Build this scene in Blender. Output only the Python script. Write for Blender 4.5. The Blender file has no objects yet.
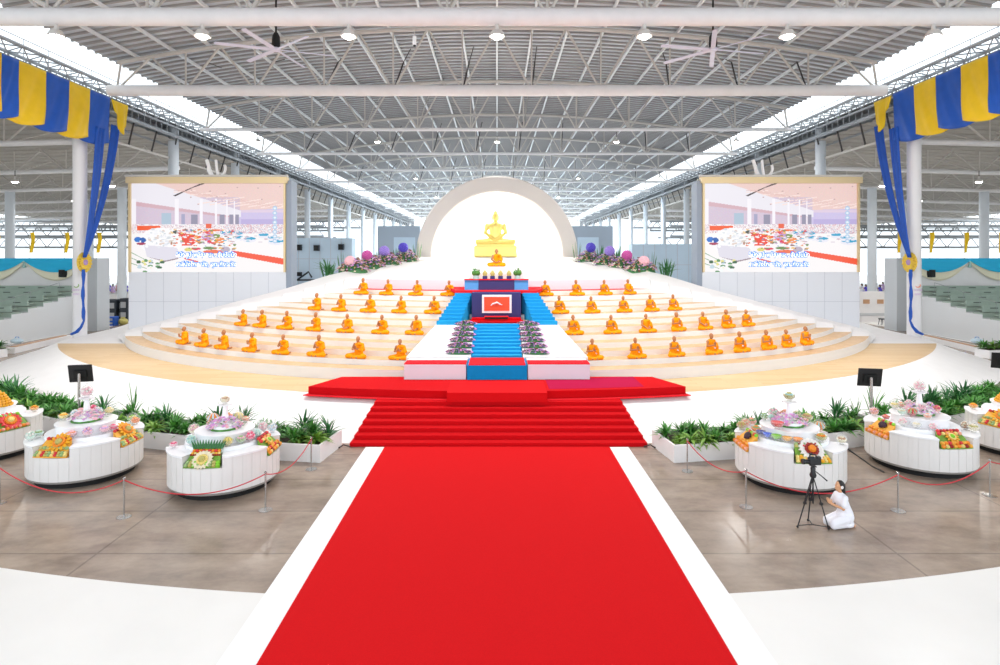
import bpy, bmesh, math, random
from math import sin, cos, pi, sqrt, atan2, radians, acos
from mathutils import Vector, Matrix
random.seed(7)
SC = bpy.context.scene
COL = SC.collection
F, PX, PY, H = 600.0, 497.0, 256.0, 6.2          # focal length in pixels, principal point, eye height


def WZ(px, py, z):                                # a pixel of the photograph -> point at height z
    Y = F * (H - z) / (py - PY)
    return Vector(((px - PX) / F * Y, Y, z))


def WY(px, py, Y):                                # ... -> point at depth Y
    return Vector(((px - PX) / F * Y, Y, H - (py - PY) / F * Y))


def lin(h):
    c = [int(h[i:i + 2], 16) / 255 for i in (0, 2, 4)]
    return [x / 12.92 if x <= .04045 else ((x + .055) / 1.055) ** 2.4 for x in c]


# ------------------------------------------------------------------ materials
def mat(name, hexc, rough=.6, metal=0., var=.0, scale=8., bump=0., spec=.5, emit=0., hex2=None):
    m = bpy.data.materials.new(name); m.use_nodes = True
    nt = m.node_tree; b = nt.nodes['Principled BSDF']
    c = lin(hexc)
    b.inputs['Base Color'].default_value = (*c, 1)
    b.inputs['Roughness'].default_value = rough
    b.inputs['Metallic'].default_value = metal
    b.inputs['Specular IOR Level'].default_value = spec
    if emit:
        b.inputs['Emission Color'].default_value = (*c, 1)
        b.inputs['Emission Strength'].default_value = emit
    if var or bump:
        tc = nt.nodes.new('ShaderNodeTexCoord'); nz = nt.nodes.new('ShaderNodeTexNoise')
        nz.inputs['Scale'].default_value = scale; nz.inputs['Detail'].default_value = 4
        nt.links.new(tc.outputs['Object'], nz.inputs['Vector'])
        if var:
            r = nt.nodes.new('ShaderNodeValToRGB')
            c2 = lin(hex2) if hex2 else [x * (1 - var) for x in c]
            r.color_ramp.elements[0].color = (*c2, 1); r.color_ramp.elements[0].position = .35
            r.color_ramp.elements[1].color = (*c, 1); r.color_ramp.elements[1].position = .65
            nt.links.new(nz.outputs['Fac'], r.inputs['Fac']); nt.links.new(r.outputs['Color'], b.inputs['Base Color'])
        if bump:
            bp = nt.nodes.new('ShaderNodeBump'); bp.inputs['Strength'].default_value = bump
            nt.links.new(nz.outputs['Fac'], bp.inputs['Height']); nt.links.new(bp.outputs['Normal'], b.inputs['Normal'])
    return m


def glass_mat(name, hexc):
    m = bpy.data.materials.new(name); m.use_nodes = True
    nt = m.node_tree; b = nt.nodes['Principled BSDF']; o = nt.nodes['Material Output']
    b.inputs['Base Color'].default_value = (*lin(hexc), 1); b.inputs['Roughness'].default_value = .06
    mx = nt.nodes.new('ShaderNodeMixShader'); t = nt.nodes.new('ShaderNodeBsdfTransparent')
    lw = nt.nodes.new('ShaderNodeLayerWeight'); lw.inputs['Blend'].default_value = .22
    mr = nt.nodes.new('ShaderNodeMapRange'); mr.inputs['To Min'].default_value = .05; mr.inputs['To Max'].default_value = .6
    nt.links.new(lw.outputs['Facing'], mr.inputs['Value']); nt.links.new(mr.outputs[0], mx.inputs['Fac'])
    nt.links.new(t.outputs[0], mx.inputs[1]); nt.links.new(b.outputs[0], mx.inputs[2]); nt.links.new(mx.outputs[0], o.inputs['Surface'])
    return m


M = {}
M['white'] = mat('white_paint', 'f2f0f0', .55, var=.03, scale=1.5)
M['whitefloor'] = mat('white_floor_vinyl', 'ebe9e6', .35, var=.035, scale=.6)
M['strip'] = mat('white_strip_vinyl', 'f4f3f4', .45)
M['riser'] = mat('white_riser', 'eeecec', .6)
M['lilac'] = mat('lilac_white_board', 'e6e2ea', .6)
M['tan'] = mat('tan_wood', 'd6b48a', .45, var=.12, scale=3.0, hex2='cba77a')
M['red'] = mat('red_carpet', 'd8141a', .95, var=.08, scale=60., spec=.1, bump=.15)
M['redstair'] = mat('red_stair_carpet', 'cc0d16', .95, var=.1, scale=40., spec=.1)
M['magenta'] = mat('crimson_carpet', 'b01244', .95, spec=.1)
M['redtop'] = mat('red_ledge_carpet', 'e0242e', .95, spec=.1)
M['blue'] = mat('blue_carpet', '279fd8', .9, var=.06, scale=30., spec=.1)
M['bluedark'] = mat('blue_carpet_front', '1590d0', .9, var=.06, scale=5., spec=.1)
M['navy'] = mat('navy_cloth', '35346e', .8)
M['sky'] = mat('light_blue_cloth', '4f9fe0', .8)
M['orangepanel'] = mat('vermilion_panel', 'f0512c', .7)
M['robe'] = mat('orange_robe', 'ffa60c', .85, var=.12, scale=14, hex2='f88f02', spec=.2)
M['skin'] = mat('tan_skin', 'b57a50', .6)
M['skinlight'] = mat('light_skin', 'd6a078', .6)
M['gold'] = mat('polished_gold', 'f5dc80', .35, metal=.6)
M['dome'] = mat('dome_plaster', 'd8d0ca', .65)
M['domein'] = mat('dome_inner_white', 'fbfaf8', .8)
M['beam'] = mat('white_beam_wrap', 'eceaea', .7, var=.04, scale=2.)
M['steel'] = mat('pale_painted_steel', 'cbc6c0', .5)
M['steelgrey'] = mat('galvanised_steel', '9a9ea2', .5, metal=.1)
M['dark'] = mat('dark_steel', '3c3836', .5)
M['purlin'] = mat('white_purlin', 'e8ecee', .5)
M['roof'] = mat('grey_roof_sheet', 'd0d8e0', .5, var=.15, scale=.7, hex2='bfc7cf')
M['rib'] = mat('dark_grey_roof_rib', 'a09e9d', .6)
M['roofaisle'] = mat('aisle_roof_sheet', 'b3ada5', .6, var=.15, scale=.8)
M['pillar'] = mat('white_pillar', 'e9e7e8', .5)
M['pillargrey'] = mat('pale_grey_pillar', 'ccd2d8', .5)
M['blk'] = mat('black_plastic', '15161a', .4)
M['blkmat'] = mat('black_rubber', '0b0b0c', .7)
M['chrome'] = mat('brushed_steel', 'b8b6b4', .25, metal=.9)
M['skirt'] = mat('grey_metal_skirt', 'a7a4a1', .4, metal=.4)
M['table'] = mat('white_laminate', 'ebe8e6', .4, var=.02, scale=2)
M['tabletop'] = mat('white_gloss_top', 'f7f7fa', .3)
M['planter'] = mat('white_planter_board', 'eeecec', .5)
M['soil'] = mat('dark_soil', '3a2f22', .95, var=.4, scale=30)
M['leaf'] = mat('green_leaf', '5aa03e', .5, var=.35, scale=6, hex2='37752f')
M['leafdark'] = mat('dark_green_leaf', '3b7f45', .5, var=.3, scale=6)
M['leaflight'] = mat('light_green_leaf', '7fae3c', .5, var=.3, scale=6)
M['rope'] = mat('red_rope', 'c8303a', .7)
M['bannerblue'] = mat('royal_blue_satin', '0c53b8', .55, var=.12, scale=2)
M['banneryellow'] = mat('yellow_satin', 'f0c60c', .55, var=.06, scale=2)
M['rosette'] = mat('rosette_yellow', 'e9c84c', .7, var=.15, scale=14)
M['rosettecore'] = mat('rosette_lilac', 'a98bb5', .7)
M['cyan'] = mat('turquoise_cloth', '26bdec', .7)
M['cream'] = mat('cream_cloth', 'f2ebd0', .75)
M['seat'] = mat('grey_green_seat', 'a3b5a9', .6, var=.1, scale=3)
M['seatdark'] = mat('dark_slot', '4a564f', .7)
M['stand'] = mat('stand_white_wall', 'dfe1e3', .7)
M['slab'] = mat('grey_slab', 'c4c7ca', .7)
M['flag'] = mat('yellow_flag', 'ffd21a', .7)
M['screenwall'] = mat('pale_grey_panel', 'dcdee4', .5)
M['seam'] = mat('grey_seam', 'b9bcc6', .6)
M['screenside'] = mat('slate_grey_panel', '8f99a8', .6)
M['goldframe'] = mat('gold_frame', 'd9c296', .4, metal=.2)
M['bluewall'] = mat('blue_grey_wall', 'c0d4e4', .7, var=.05, scale=.5)
M['darkwall'] = mat('slate_block', 'a3b0be', .7)
M['speaker'] = mat('black_speaker', '1c2630', .6)
M['bulb'] = mat('lit_lamp', 'fffaf0', .5, emit=25.)
M['lampbody'] = mat('lamp_white', 'd8d4cf', .4)
M['fan'] = mat('pale_lilac_blade', 'dcdcee', .35)
M['glass'] = glass_mat('clear_glass', 'f6fbfc')
M['shirt'] = mat('white_cotton', 'f0eff6', .8)
M['hair'] = mat('black_hair', '17120f', .45)
for n, c in dict(pink='f9c3cd', hotpink='ef5f86', coral='f6a98c', orange='f59022', amber='f7b23c', yellow='f4dd84', cream='f2e6c8',
                 teal='aed8d4', mint='cfe8d8', green='9dbb7c', olive='c2b868', brown='c79a74', red='e03a3c', navy='1d2f8c', blue='2358d6',
                 lime='86d22a', paleblue='d2e6f2', lilac='d6b4e0', purple='9a6fc4', deep='7a1f24', mango='f6b01a', white='f4efe8',
                 magenta='d05aa8', violet='5a4ccc', lavender='a68ae0', orchid='e8a0dc', darkred='9c1c14', grape='3f2434').items():
    M['c_' + n] = mat('sweet_' + n, c, .5, var=.12, scale=18)


# ------------------------------------------------------------------ mesh builder
class MB:
    def __init__(s):
        s.v, s.f, s.m = [], [], []

    def add(s, vs, fs, mi=0, X=None):
        o = len(s.v)
        s.v += [tuple(X @ Vector(p)) if X else tuple(p) for p in vs]
        s.f += [tuple(i + o for i in q) for q in fs]; s.m += [mi] * len(fs)
        return s

    def box(s, c, d, rz=0., mi=0, X=None):
        hx, hy, hz = d[0] / 2, d[1] / 2, d[2] / 2; cc, ss = cos(rz), sin(rz)
        vs = []
        for z in (-hz, hz):
            for x, y in ((-hx, -hy), (hx, -hy), (hx, hy), (-hx, hy)):
                vs.append((c[0] + x * cc - y * ss, c[1] + x * ss + y * cc, c[2] + z))
        return s.add(vs, [(3, 2, 1, 0), (4, 5, 6, 7), (0, 1, 5, 4), (1, 2, 6, 5), (2, 3, 7, 6), (3, 0, 4, 7)], mi, X)

    def prism(s, poly, z0, z1, mi=0, mtop=None):
        n = len(poly)
        s.add([(x, y, z0) for x, y in poly] + [(x, y, z1) for x, y in poly],
              [tuple(range(n))[::-1]] + [(i, (i + 1) % n, n + (i + 1) % n, n + i) for i in range(n)], mi)
        s.add([(x, y, z1) for x, y in poly], [tuple(range(n))], mi if mtop is None else mtop)
        return s

    def tube(s, pts, r, n=8, mi=0, cap=True, flat=1.0):
        P = [Vector(p) for p in pts]; R = r if isinstance(r, (list, tuple)) else [r] * len(P)
        vs, fs = [], []
        t = (P[1] - P[0]).normalized()
        a = Vector((0, 0, 1)) if abs(t.z) < .9 else Vector((1, 0, 0))
        u = t.cross(a).normalized()
        for i, p in enumerate(P):
            t = (P[min(i + 1, len(P) - 1)] - P[max(i - 1, 0)]).normalized()
            u = (u - t * u.dot(t)).normalized(); w = t.cross(u)
            for k in range(n):
                g = 2 * pi * k / n
                vs.append(p + u * (R[i] * cos(g)) + w * (R[i] * flat * sin(g)))
        for i in range(len(P) - 1):
            for k in range(n):
                fs.append((i * n + k, i * n + (k + 1) % n, (i + 1) * n + (k + 1) % n, (i + 1) * n + k))
        if cap:
            fs.append(tuple(range(n))[::-1]); fs.append(tuple((len(P) - 1) * n + k for k in range(n)))
        return s.add(vs, fs, mi)

    def lathe(s, prof, c=(0, 0, 0), n=16, mi=0, sx=1., sy=1., a0=0., a1=2 * pi):
        full = abs(a1 - a0 - 2 * pi) < 1e-6; k = n if full else n + 1
        vs, fs = [], []
        for r, z in prof:
            for i in range(k):
                a = a0 + (a1 - a0) * i / n
                vs.append((c[0] + r * sx * cos(a), c[1] + r * sy * sin(a), c[2] + z))
        for j in range(len(prof) - 1):
            for i in range(n):
                i2 = (i + 1) % k
                fs.append((j * k + i, j * k + i2, (j + 1) * k + i2, (j + 1) * k + i))
        return s.add(vs, fs, mi)

    def ell(s, c, r, nu=12, nv=8, mi=0, X=None):
        if not isinstance(r, (list, tuple)): r = (r, r, r)
        vs = [(c[0], c[1], c[2] - r[2])]; fs = []
        for j in range(1, nv):
            b = -pi / 2 + pi * j / nv
            for i in range(nu):
                a = 2 * pi * i / nu
                vs.append((c[0] + r[0] * cos(b) * cos(a), c[1] + r[1] * cos(b) * sin(a), c[2] + r[2] * sin(b)))
        vs.append((c[0], c[1], c[2] + r[2])); L = len(vs) - 1
        for i in range(nu):
            i2 = (i + 1) % nu
            fs.append((0, 1 + i2, 1 + i))
            for j in range(nv - 2):
                a = 1 + j * nu
                fs.append((a + i, a + i2, a + nu + i2, a + nu + i))
            fs.append((1 + (nv - 2) * nu + i, 1 + (nv - 2) * nu + i2, L))
        return s.add(vs, fs, mi, X)

    def limb(s, pts, rs, n=10):                    # tapered chain with ball joints, for voxel bodies
        s.tube(pts, rs, n)
        for p, r in zip(pts, rs): s.ell(p, r, 10, 7)
        return s

    def grid(s, fn, nu, nv, mi=0):
        vs = [fn(i / nu, j / nv) for j in range(nv + 1) for i in range(nu + 1)]
        k = nu + 1
        return s.add(vs, [(j * k + i, j * k + i + 1, (j + 1) * k + i + 1, (j + 1) * k + i) for j in range(nv) for i in range(nu)], mi)

    def mesh(s, name, mats, smooth=False, org=(0, 0, 0)):
        me = bpy.data.meshes.new(name)
        ox, oy, oz = org
        me.from_pydata([(x - ox, y - oy, z - oz) for x, y, z in s.v], [], s.f)
        for m in (mats if isinstance(mats, (list, tuple)) else [mats]): me.materials.append(m)
        me.polygons.foreach_set('material_index', s.m)
        if smooth:
            me.polygons.foreach_set('use_smooth', [True] * len(s.f)); me.set_sharp_from_angle(angle=radians(40))
        me.update(); me.validate()
        return me

    def build(s, name, mats, parent=None, smooth=False, org=(0, 0, 0), solid=0.):
        o = link(name, s.mesh(name, mats, smooth, org), parent)
        if parent is None: o.location = org
        if solid:
            md = o.modifiers.new('thick', 'SOLIDIFY'); md.thickness = solid; md.offset = 0
        return o


def link(name, me, parent=None):
    o = bpy.data.objects.new(name, me); COL.objects.link(o)
    if parent: o.parent = parent
    return o


def vox(mb, name, m, size, it=4):
    tmp = link('tmp', mb.mesh('tmp', m))
    r = tmp.modifiers.new('r', 'REMESH'); r.mode = 'VOXEL'; r.voxel_size = size; r.use_smooth_shade = True
    sm = tmp.modifiers.new('s', 'SMOOTH'); sm.factor = .5; sm.iterations = it
    dg = bpy.context.evaluated_depsgraph_get()
    me = bpy.data.meshes.new_from_object(tmp.evaluated_get(dg)); me.name = name
    me.materials.clear(); me.materials.append(m)
    me.polygons.foreach_set('material_index', [0] * len(me.polygons))
    me.polygons.foreach_set('use_smooth', [True] * len(me.polygons))
    bpy.data.objects.remove(tmp)
    return me


def tag(o, label, cat, group=None, kind=None):
    o['label'] = label; o['category'] = cat
    if group: o['group'] = group
    if kind: o['kind'] = kind
    return o


def thing(name, label, cat, loc=(0, 0, 0), rz=0., group=None):
    o = bpy.data.objects.new(name, None); COL.objects.link(o)
    o.location = loc; o.rotation_euler = (0, 0, rz); o.empty_display_size = .2
    return tag(o, label, cat, group)


def struct(o, label=None):
    o['kind'] = 'structure'
    if label: o['label'] = label
    return o


KIDS = {}


def dup(root, loc, rz=None, label=None, scale=None, group=None):
    r = root.copy(); COL.objects.link(r); r.location = loc
    if rz is not None: r.rotation_euler = (0, 0, rz)
    if scale is not None: r.scale = (scale,) * 3 if not isinstance(scale, (list, tuple)) else scale
    if label: r['label'] = label
    if group: r['group'] = group
    for ch in list(root.children):
        c = ch.copy(); COL.objects.link(c); c.parent = r
        for g in list(ch.children):
            d = g.copy(); COL.objects.link(d); d.parent = c
    return r


ORD = ['first', 'second', 'third', 'fourth', 'fifth', 'sixth', 'seventh', 'eighth', 'ninth', 'tenth', 'eleventh', 'twelfth',
       'thirteenth', 'fourteenth', 'fifteenth', 'sixteenth', 'seventeenth', 'eighteenth', 'nineteenth', 'twentieth']

# ------------------------------------------------------------------ camera
cd = bpy.data.cameras.new('camera'); cam = bpy.data.objects.new('camera', cd); COL.objects.link(cam)
cam.location = (0, 0, H); cam.rotation_euler = (pi / 2, 0, 0)
cd.sensor_width = 36; cd.lens = 21.6; cd.shift_x = .003; cd.shift_y = -.0765; cd.clip_end = 600; cd.clip_start = .1
SC.camera = cam

# ------------------------------------------------------------------ stage geometry (arcs about DC)
DC = 55.0


def arc(R, phi, z): return (R * sin(phi), DC - R * cos(phi), z)


def on_ring(px, R):
    k = (px - PX) / F
    a, b, c = 1 + k * k, -2 * DC, DC * DC - R * R
    Y = (-b - sqrt(b * b - 4 * a * c)) / (2 * a)
    return Vector((k * Y, Y, 0))


ZP, RP, RG = .91, 33.0, 35.5                       # platform height, rim radius, foot radius of its bank
# floor ------------------------------------------------------------------
con = mat('polished_concrete', '958a7e', .2, spec=.6)
nt = con.node_tree; b = nt.nodes['Principled BSDF']
tc = nt.nodes.new('ShaderNodeTexCoord'); mp = nt.nodes.new('ShaderNodeMapping'); mp.inputs['Scale'].default_value = (.8, 1.3, 1)
n1 = nt.nodes.new('ShaderNodeTexNoise'); n1.inputs['Scale'].default_value = 1.1; n1.inputs['Detail'].default_value = 8; n1.inputs['Roughness'].default_value = .65
rp = nt.nodes.new('ShaderNodeValToRGB')
for e, p, c in zip(rp.color_ramp.elements, (.3, .72), ('87766a', 'b09e8d')): e.position = p; e.color = (*lin(c), 1)
rr = nt.nodes.new('ShaderNodeMapRange'); rr.inputs['To Min'].default_value = .12; rr.inputs['To Max'].default_value = .34
bk = nt.nodes.new('ShaderNodeTexBrick'); bk.inputs['Scale'].default_value = .12; bk.inputs['Mortar Size'].default_value = .003; bk.offset = 0
bk.inputs['Color1'].default_value = bk.inputs['Color2'].default_value = (1, 1, 1, 1); bk.inputs['Mortar'].default_value = (.72, .72, .72, 1)
mu = nt.nodes.new('ShaderNodeMixRGB'); mu.blend_type = 'MULTIPLY'; mu.inputs[0].default_value = 1
L = nt.links.new
L(tc.outputs['Object'], mp.inputs['Vector']); L(mp.outputs[0], n1.inputs['Vector']); L(n1.outputs['Fac'], rp.inputs['Fac'])
L(tc.outputs['Object'], bk.inputs['Vector']); L(rp.outputs['Color'], mu.inputs[1]); L(bk.outputs['Color'], mu.inputs[2])
L(mu.outputs[0], b.inputs['Base Color']); L(n1.outputs['Fac'], rr.inputs['Value']); L(rr.outputs[0], b.inputs['Roughness'])
mb = MB(); mb.add([(-140, -12, 0), (140, -12, 0), (140, 190, 0), (-140, 190, 0)], [(0, 1, 2, 3)])
struct(mb.build('floor', con), 'polished brown-grey concrete floor')
mb = MB()
N = 80; a0 = radians(85)
for sgn in (-1, 1):                                 # white floor in front of the concrete arc, either side of the carpet strips
    rim = []
    for i in range(N + 1):
        X = 4.25 + (40 - 4.25) * (i / N) ** 1.2
        rim.append((sgn * X, DC - sqrt(44.2 ** 2 - X * X)))
    poly = rim + [(sgn * 40, -12), (sgn * 4.25, -12)]
    if sgn > 0: poly = poly[::-1]
    mb.prism(poly, .002, .012)
struct(mb.build('floor_white', M['whitefloor']), 'glossy white floor in front of the concrete')
mb = MB()
for sgn in (-1, 1): mb.box((sgn * 3.94, 3.72, .011), (.62, 31.4, .016))
struct(mb.build('floor_strip', M['strip']), 'white strips along both edges of the red carpet')
mb = MB(); mb.box((0, 3.75, .014), (7.28, 31.4, .024))
for x in (-1.8, 0, 1.8): pass
tag(mb.build('carpet_runner', M['red'], org=(0, 3.75, 0)), 'wide red carpet running up to the red stairs', 'carpet')

mb = MB()
for sgn in (-1, 1): mb.box((sgn * 86, 90, .004), (104, 104, .008))
mb.box((0, 145, .004), (68, 110, .008))
struct(mb.build('floor_pale', M['whitefloor']), 'pale floor of the aisles and the far hall')
# platform disc ------------------------------------------------------------
mb = MB()
n = 120
pro = [(RG, 0), (34.0, .44), (33.0, .82), (32.8, ZP - .02), (32.6, ZP), (0.01, ZP)]
def rfac(a):                                          # plan radius shrinks behind the pillars
    q = min(1, max(0, (abs(a) - radians(52)) / radians(20))); return 1 - .085 * q * q * (3 - 2 * q)
vs = [(r * rfac(-pi + 2 * pi * i / n) * sin(-pi + 2 * pi * i / n), DC - r * rfac(-pi + 2 * pi * i / n) * cos(-pi + 2 * pi * i / n), z) for r, z in pro for i in range(n)]
mb.add(vs, [(j * n + i, j * n + (i + 1) % n, (j + 1) * n + (i + 1) % n, (j + 1) * n + i) for j in range(len(pro) - 1) for i in range(n)])
struct(mb.build('floor_platform', M['white'], smooth=True), 'white round platform with sloping edge')
mb = MB()
z = ZP + .012                                        # tan wooden ring round the foot of the steps
ro = [arc(32.5, -acos(18.8 / 32.5) + 2 * acos(18.8 / 32.5) * i / 64, z) for i in range(65)]
ri = [arc(28.6, -acos(18.8 / 28.6) + 2 * acos(18.8 / 28.6) * i / 64, z) for i in range(65)]
mb.add(ri + ro, [(i, 65 + i, 66 + i, i + 1) for i in range(64)])
mb.add(ro + [(x, y, ZP - .01) for x, y, z_ in ro], [(i, 65 + i, 66 + i, i + 1) for i in range(64)])
ringm = mat('tan_planks', 'e6cba4', .45)
nt = ringm.node_tree; b = nt.nodes['Principled BSDF']
tc = nt.nodes.new('ShaderNodeTexCoord'); bk = nt.nodes.new('ShaderNodeTexBrick'); bk.inputs['Scale'].default_value = .8
bk.inputs['Color1'].default_value = (*lin('dfc094'), 1); bk.inputs['Color2'].default_value = (*lin('d6b381'), 1)
bk.inputs['Mortar'].default_value = (*lin('c9a674'), 1); bk.inputs['Mortar Size'].default_value = .008; bk.inputs['Brick Width'].default_value = 2.2
nt.links.new(tc.outputs['Object'], bk.inputs['Vector']); nt.links.new(bk.outputs['Color'], b.inputs['Base Color'])
struct(mb.build('floor_ring', ringm), 'tan wooden ring of floor round the white steps')

# terraced steps ------------------------------------------------------------
RJ = [30.11 - .86 * j for j in range(12)]; ZJ = [1.41 + .253 * j for j in range(12)]
YC = [35.9] * 4 + [35.95] * 3 + [36.0, 36.05, 36.15, 36.3, 36.7]
NS = 48


def srad(R, phi): return R - .75 * (abs(phi) / .855) ** 4        # the arcs draw in a little towards their ends


def sarc(R, phi, z): return arc(srad(R, phi), phi, z)


def phi_end(R, yc):
    lo, hi = 0., 1.2
    for _ in range(40):
        m_ = (lo + hi) / 2
        if DC - srad(R, m_) * cos(m_) < yc: lo = m_
        else: hi = m_
    return lo


def edge(R, yc, z):
    e = phi_end(R, yc)
    return [sarc(R, -e + 2 * e * i / NS, z) for i in range(NS + 1)]


st = MB()                                           # 0 white, 1 tan, 2 red, 3 lilac
RW, ZW = 19.6, 4.78


def strip(a, b, mi):
    k = len(a)
    st.add(a + b, [(i, i + 1, k + i + 1, k + i) for i in range(k - 1)], mi)


zprev = ZP - .02
for j in range(12):
    yc = YC[j]
    strip(edge(RJ[j], yc, zprev), edge(RJ[j], yc, ZJ[j]), 0)
    if j < 11: strip(edge(RJ[j], yc, ZJ[j]), edge(RJ[j + 1], YC[j + 1], ZJ[j]), 2 if j == 11 else 1)
    zprev = ZJ[j]
wall0 = [arc(RW, -radians(24.5) + 2 * radians(24.5) * i / NS, ZJ[11]) for i in range(NS + 1)]
wall1 = [(x, y, ZW) for x, y, z in wall0]
strip(edge(RJ[11], YC[11], ZJ[11]), wall0, 2)
strip(wall0, wall1, 3)
top = [(-6.9 + 13.8 * i / NS, 50.0, 6.13) for i in range(NS + 1)]
strip(wall1, top, 0)
back = [(x, 62.0, 6.13) for x, y, z in top]
strip(top, back, 0)
# sloping white banks at both ends of the steps
bk_ = MB()
for sgn in (-1, 1):
    ex = lambda j: sgn * sarc(RJ[j], phi_end(RJ[j], YC[j]), 0)[0]
    E = [(0, Vector((ex(0) + sgn * .02, YC[0], ZP - .03)))]
    for j in range(12):
        E.append((1 + j, Vector((ex(j), YC[j], ZJ[j]))))
        if j < 11: E.append((1.8 + j, Vector((ex(j + 1), YC[j + 1], ZJ[j]))))
    x, y, z = wall0[0]; E += [(13, Vector((sgn * abs(x), y, z))), (14, Vector((sgn * abs(x), y, ZW))), (15, Vector((sgn * 6.9, 50.0, 6.13)))]
    scr = [(118, 336.5), (126, 330.5), (144, 325.3), (163, 320.5), (182, 315.7), (206, 309.5), (227, 304), (248, 298.3), (269, 293), (288, 287.8),
           (308, 281.5), (328, 275.3), (347, 271), (360, 269), (384, 265), (425, 258.6)]
    dep = [38.0, 38.6] + [38.8 + .1 * i for i in range(10)] + [40.4, 41.6, 43.6, 48.2]
    Rg = []
    for q, _ in E:
        i = min(14, int(q)); f = q - i
        px = scr[i][0] + (scr[i + 1][0] - scr[i][0]) * f; py = scr[i][1] + (scr[i + 1][1] - scr[i][1]) * f
        p = WY(px, py, dep[i] + (dep[i + 1] - dep[i]) * f); Rg.append(Vector((sgn * -p.x, p.y, p.z)))
    E = [p for _, p in E]
    mid = [(a + b_) / 2 + Vector((0, 0, .06 if 1 < i < 24 else .02)) for i, (a, b_) in enumerate(zip(E, Rg))]
    foot = [Vector((p.x * .97, p.y + 1.6, ZP - .1)) for p in Rg]
    for A, B in ((E, mid), (mid, Rg), (Rg, foot)):
        k = len(A); fs = [(i, i + 1, k + i + 1, k + i) for i in range(k - 1)]
        if sgn > 0: fs = [q[::-1] for q in fs]
        bk_.add(A + B, fs[:24], 0); st.add(A + B, fs[24:], 0)
struct(st.build('floor_terraces', [M['riser'], M['tan'], M['redtop'], M['lilac']]), 'white terraced stage with tan treads')
for p_ in (bk_,): struct(p_.build('floor_bank', M['riser'], None, True), 'sloping white banks closing both ends of the terraces')

# ------------------------------------------------------------------ central red stairs
t = thing('stairs', 'wide flight of red carpeted stairs at the end of the red carpet', 'stairs', (.05, 19.48, 0))
for k in range(7):
    mb = MB(); y0 = .38 * k; w = 4.84 - .055 * k; z = .13 * (k + 1)
    mb.box((0, (y0 + 2.85) / 2, z / 2), (2 * w, 2.85 - y0, z))
    o = mb.build('step', M['redstair'], t)
    md = o.modifiers.new('b', 'BEVEL'); md.width = .015; md.segments = 2


def ringblock(R0, R1, xh, z0, z1, n=24, xc=0., x0=None):
    lo, hi = (xc - xh, xc + xh) if x0 is None else x0
    A = [(lo + (hi - lo) * i / n, DC - sqrt(R1 * R1 - (lo + (hi - lo) * i / n) ** 2)) for i in range(n + 1)]
    B = [(lo + (hi - lo) * i / n, DC - sqrt(R0 * R0 - (lo + (hi - lo) * i / n) ** 2)) for i in range(n + 1)]
    return A + B[::-1]


t = thing('landing', 'long curved red landing across the top of the red stairs', 'platform', (0, 22, ZP))
mb = MB(); fr_ = [(x, y - 22) for x, y in ringblock(30.15, 32.9, 7.2, 0, 0)][:25]; mb.prism(fr_ + [(6.4, 2.75), (-6.4, 2.75)], 0, .31); mb.build('deck', M['redstair'], t)
mb = MB(); fr_ = [(x, y - 22) for x, y in ringblock(30.15, 33.12, 7.35, 0, 0)][:25]; mb.prism(fr_ + [(6.6, 2.7), (-6.6, 2.7)], 0, .03); mb.build('base_trim', M['redtop'], t)
mb = MB(); mb.prism([(x, y - 22) for x, y in ringblock(30.75, 32.6, 0, 0, 0, x0=(1.95, 5.6))], .31, .316)
o = mb.build('carpet_patch', M['magenta'], t); o['label'] = 'crimson carpet patch on the right half'
mb = MB(); mb.box((.0, 21.9, 1.085), (3.64, .42, .345)); mb.box((0, 22.95, 1.242), (3.64, 1.75, .03)); o = mb.build('podium_step', M['red'], org=(0, 22.75, ZP))
tag(o, 'square red carpeted block in the middle of the red landing', 'platform')

# wing platform, blue box
t = thing('wing_platform', 'low white platform with red top either side of the blue box', 'platform', (0, 24.2, 1.2))
for s in (-1, 1):
    mb = MB(); mb.box((s * 2.5, .75, .3), (2.5, 1.5, .66)); mb.build('front_board', M['lilac'], t)
    mb = MB(); mb.box((s * 2.5, .42, .642), (2.5, .85, .03)); mb.build('red_top', M['redtop'], t)
t = thing('block_step', 'blue carpeted block at the foot of the blue stairs', 'platform', (0, 24.12, 1.22))
mb = MB(); mb.box((0, .87, .29), (2.42, 1.7, .58)); mb.build('front_board', M['bluedark'], t)
mb = MB(); mb.box((0, .87, .595), (2.3, 1.7, .03)); mb.build('red_top', M['redtop'], t)

# lower blue stairs
LY0, LZ0, LT, LR, LN = 25.8, 1.82, .36, .107, 10
t = thing('stairs', 'lower flight of blue carpeted stairs between rows of flowers', 'stairs', (-.02, LY0, LZ0))
for k in range(LN):
    mb = MB(); mb.box((0, (LT * k + 4.6) / 2, LR * (k + 1) / 2 - .15), (2.2, 4.6 - LT * k, LR * (k + 1) + .3)); mb.build('step', M['blue'], t)
# white flank beside the lower stairs: sloped wedge
for s, nm in ((-1, 'left'), (1, 'right')):
    mb = MB()
    q = [(s * 1.12, 25.75, 1.86), (s * 3.9, 25.75, 1.86), (s * 2.95, 29.4, 2.88), (s * 1.12, 29.4, 2.88)]
    lo = [(x, y, 1.0) for x, y, z in q]
    fs = [(0, 1, 2, 3), (4, 7, 6, 5), (0, 4, 5, 1), (1, 5, 6, 2), (2, 6, 7, 3), (3, 7, 4, 0)]
    if s < 0: fs = [f[::-1] for f in fs]
    mb.add(q + lo, fs)
    o = mb.build('ramp', M['white'], org=(s * 2.5, 26, 1))
    tag(o, 'white sloped flank beside the blue stairs, %s of them' % nm, 'ramp')
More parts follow.
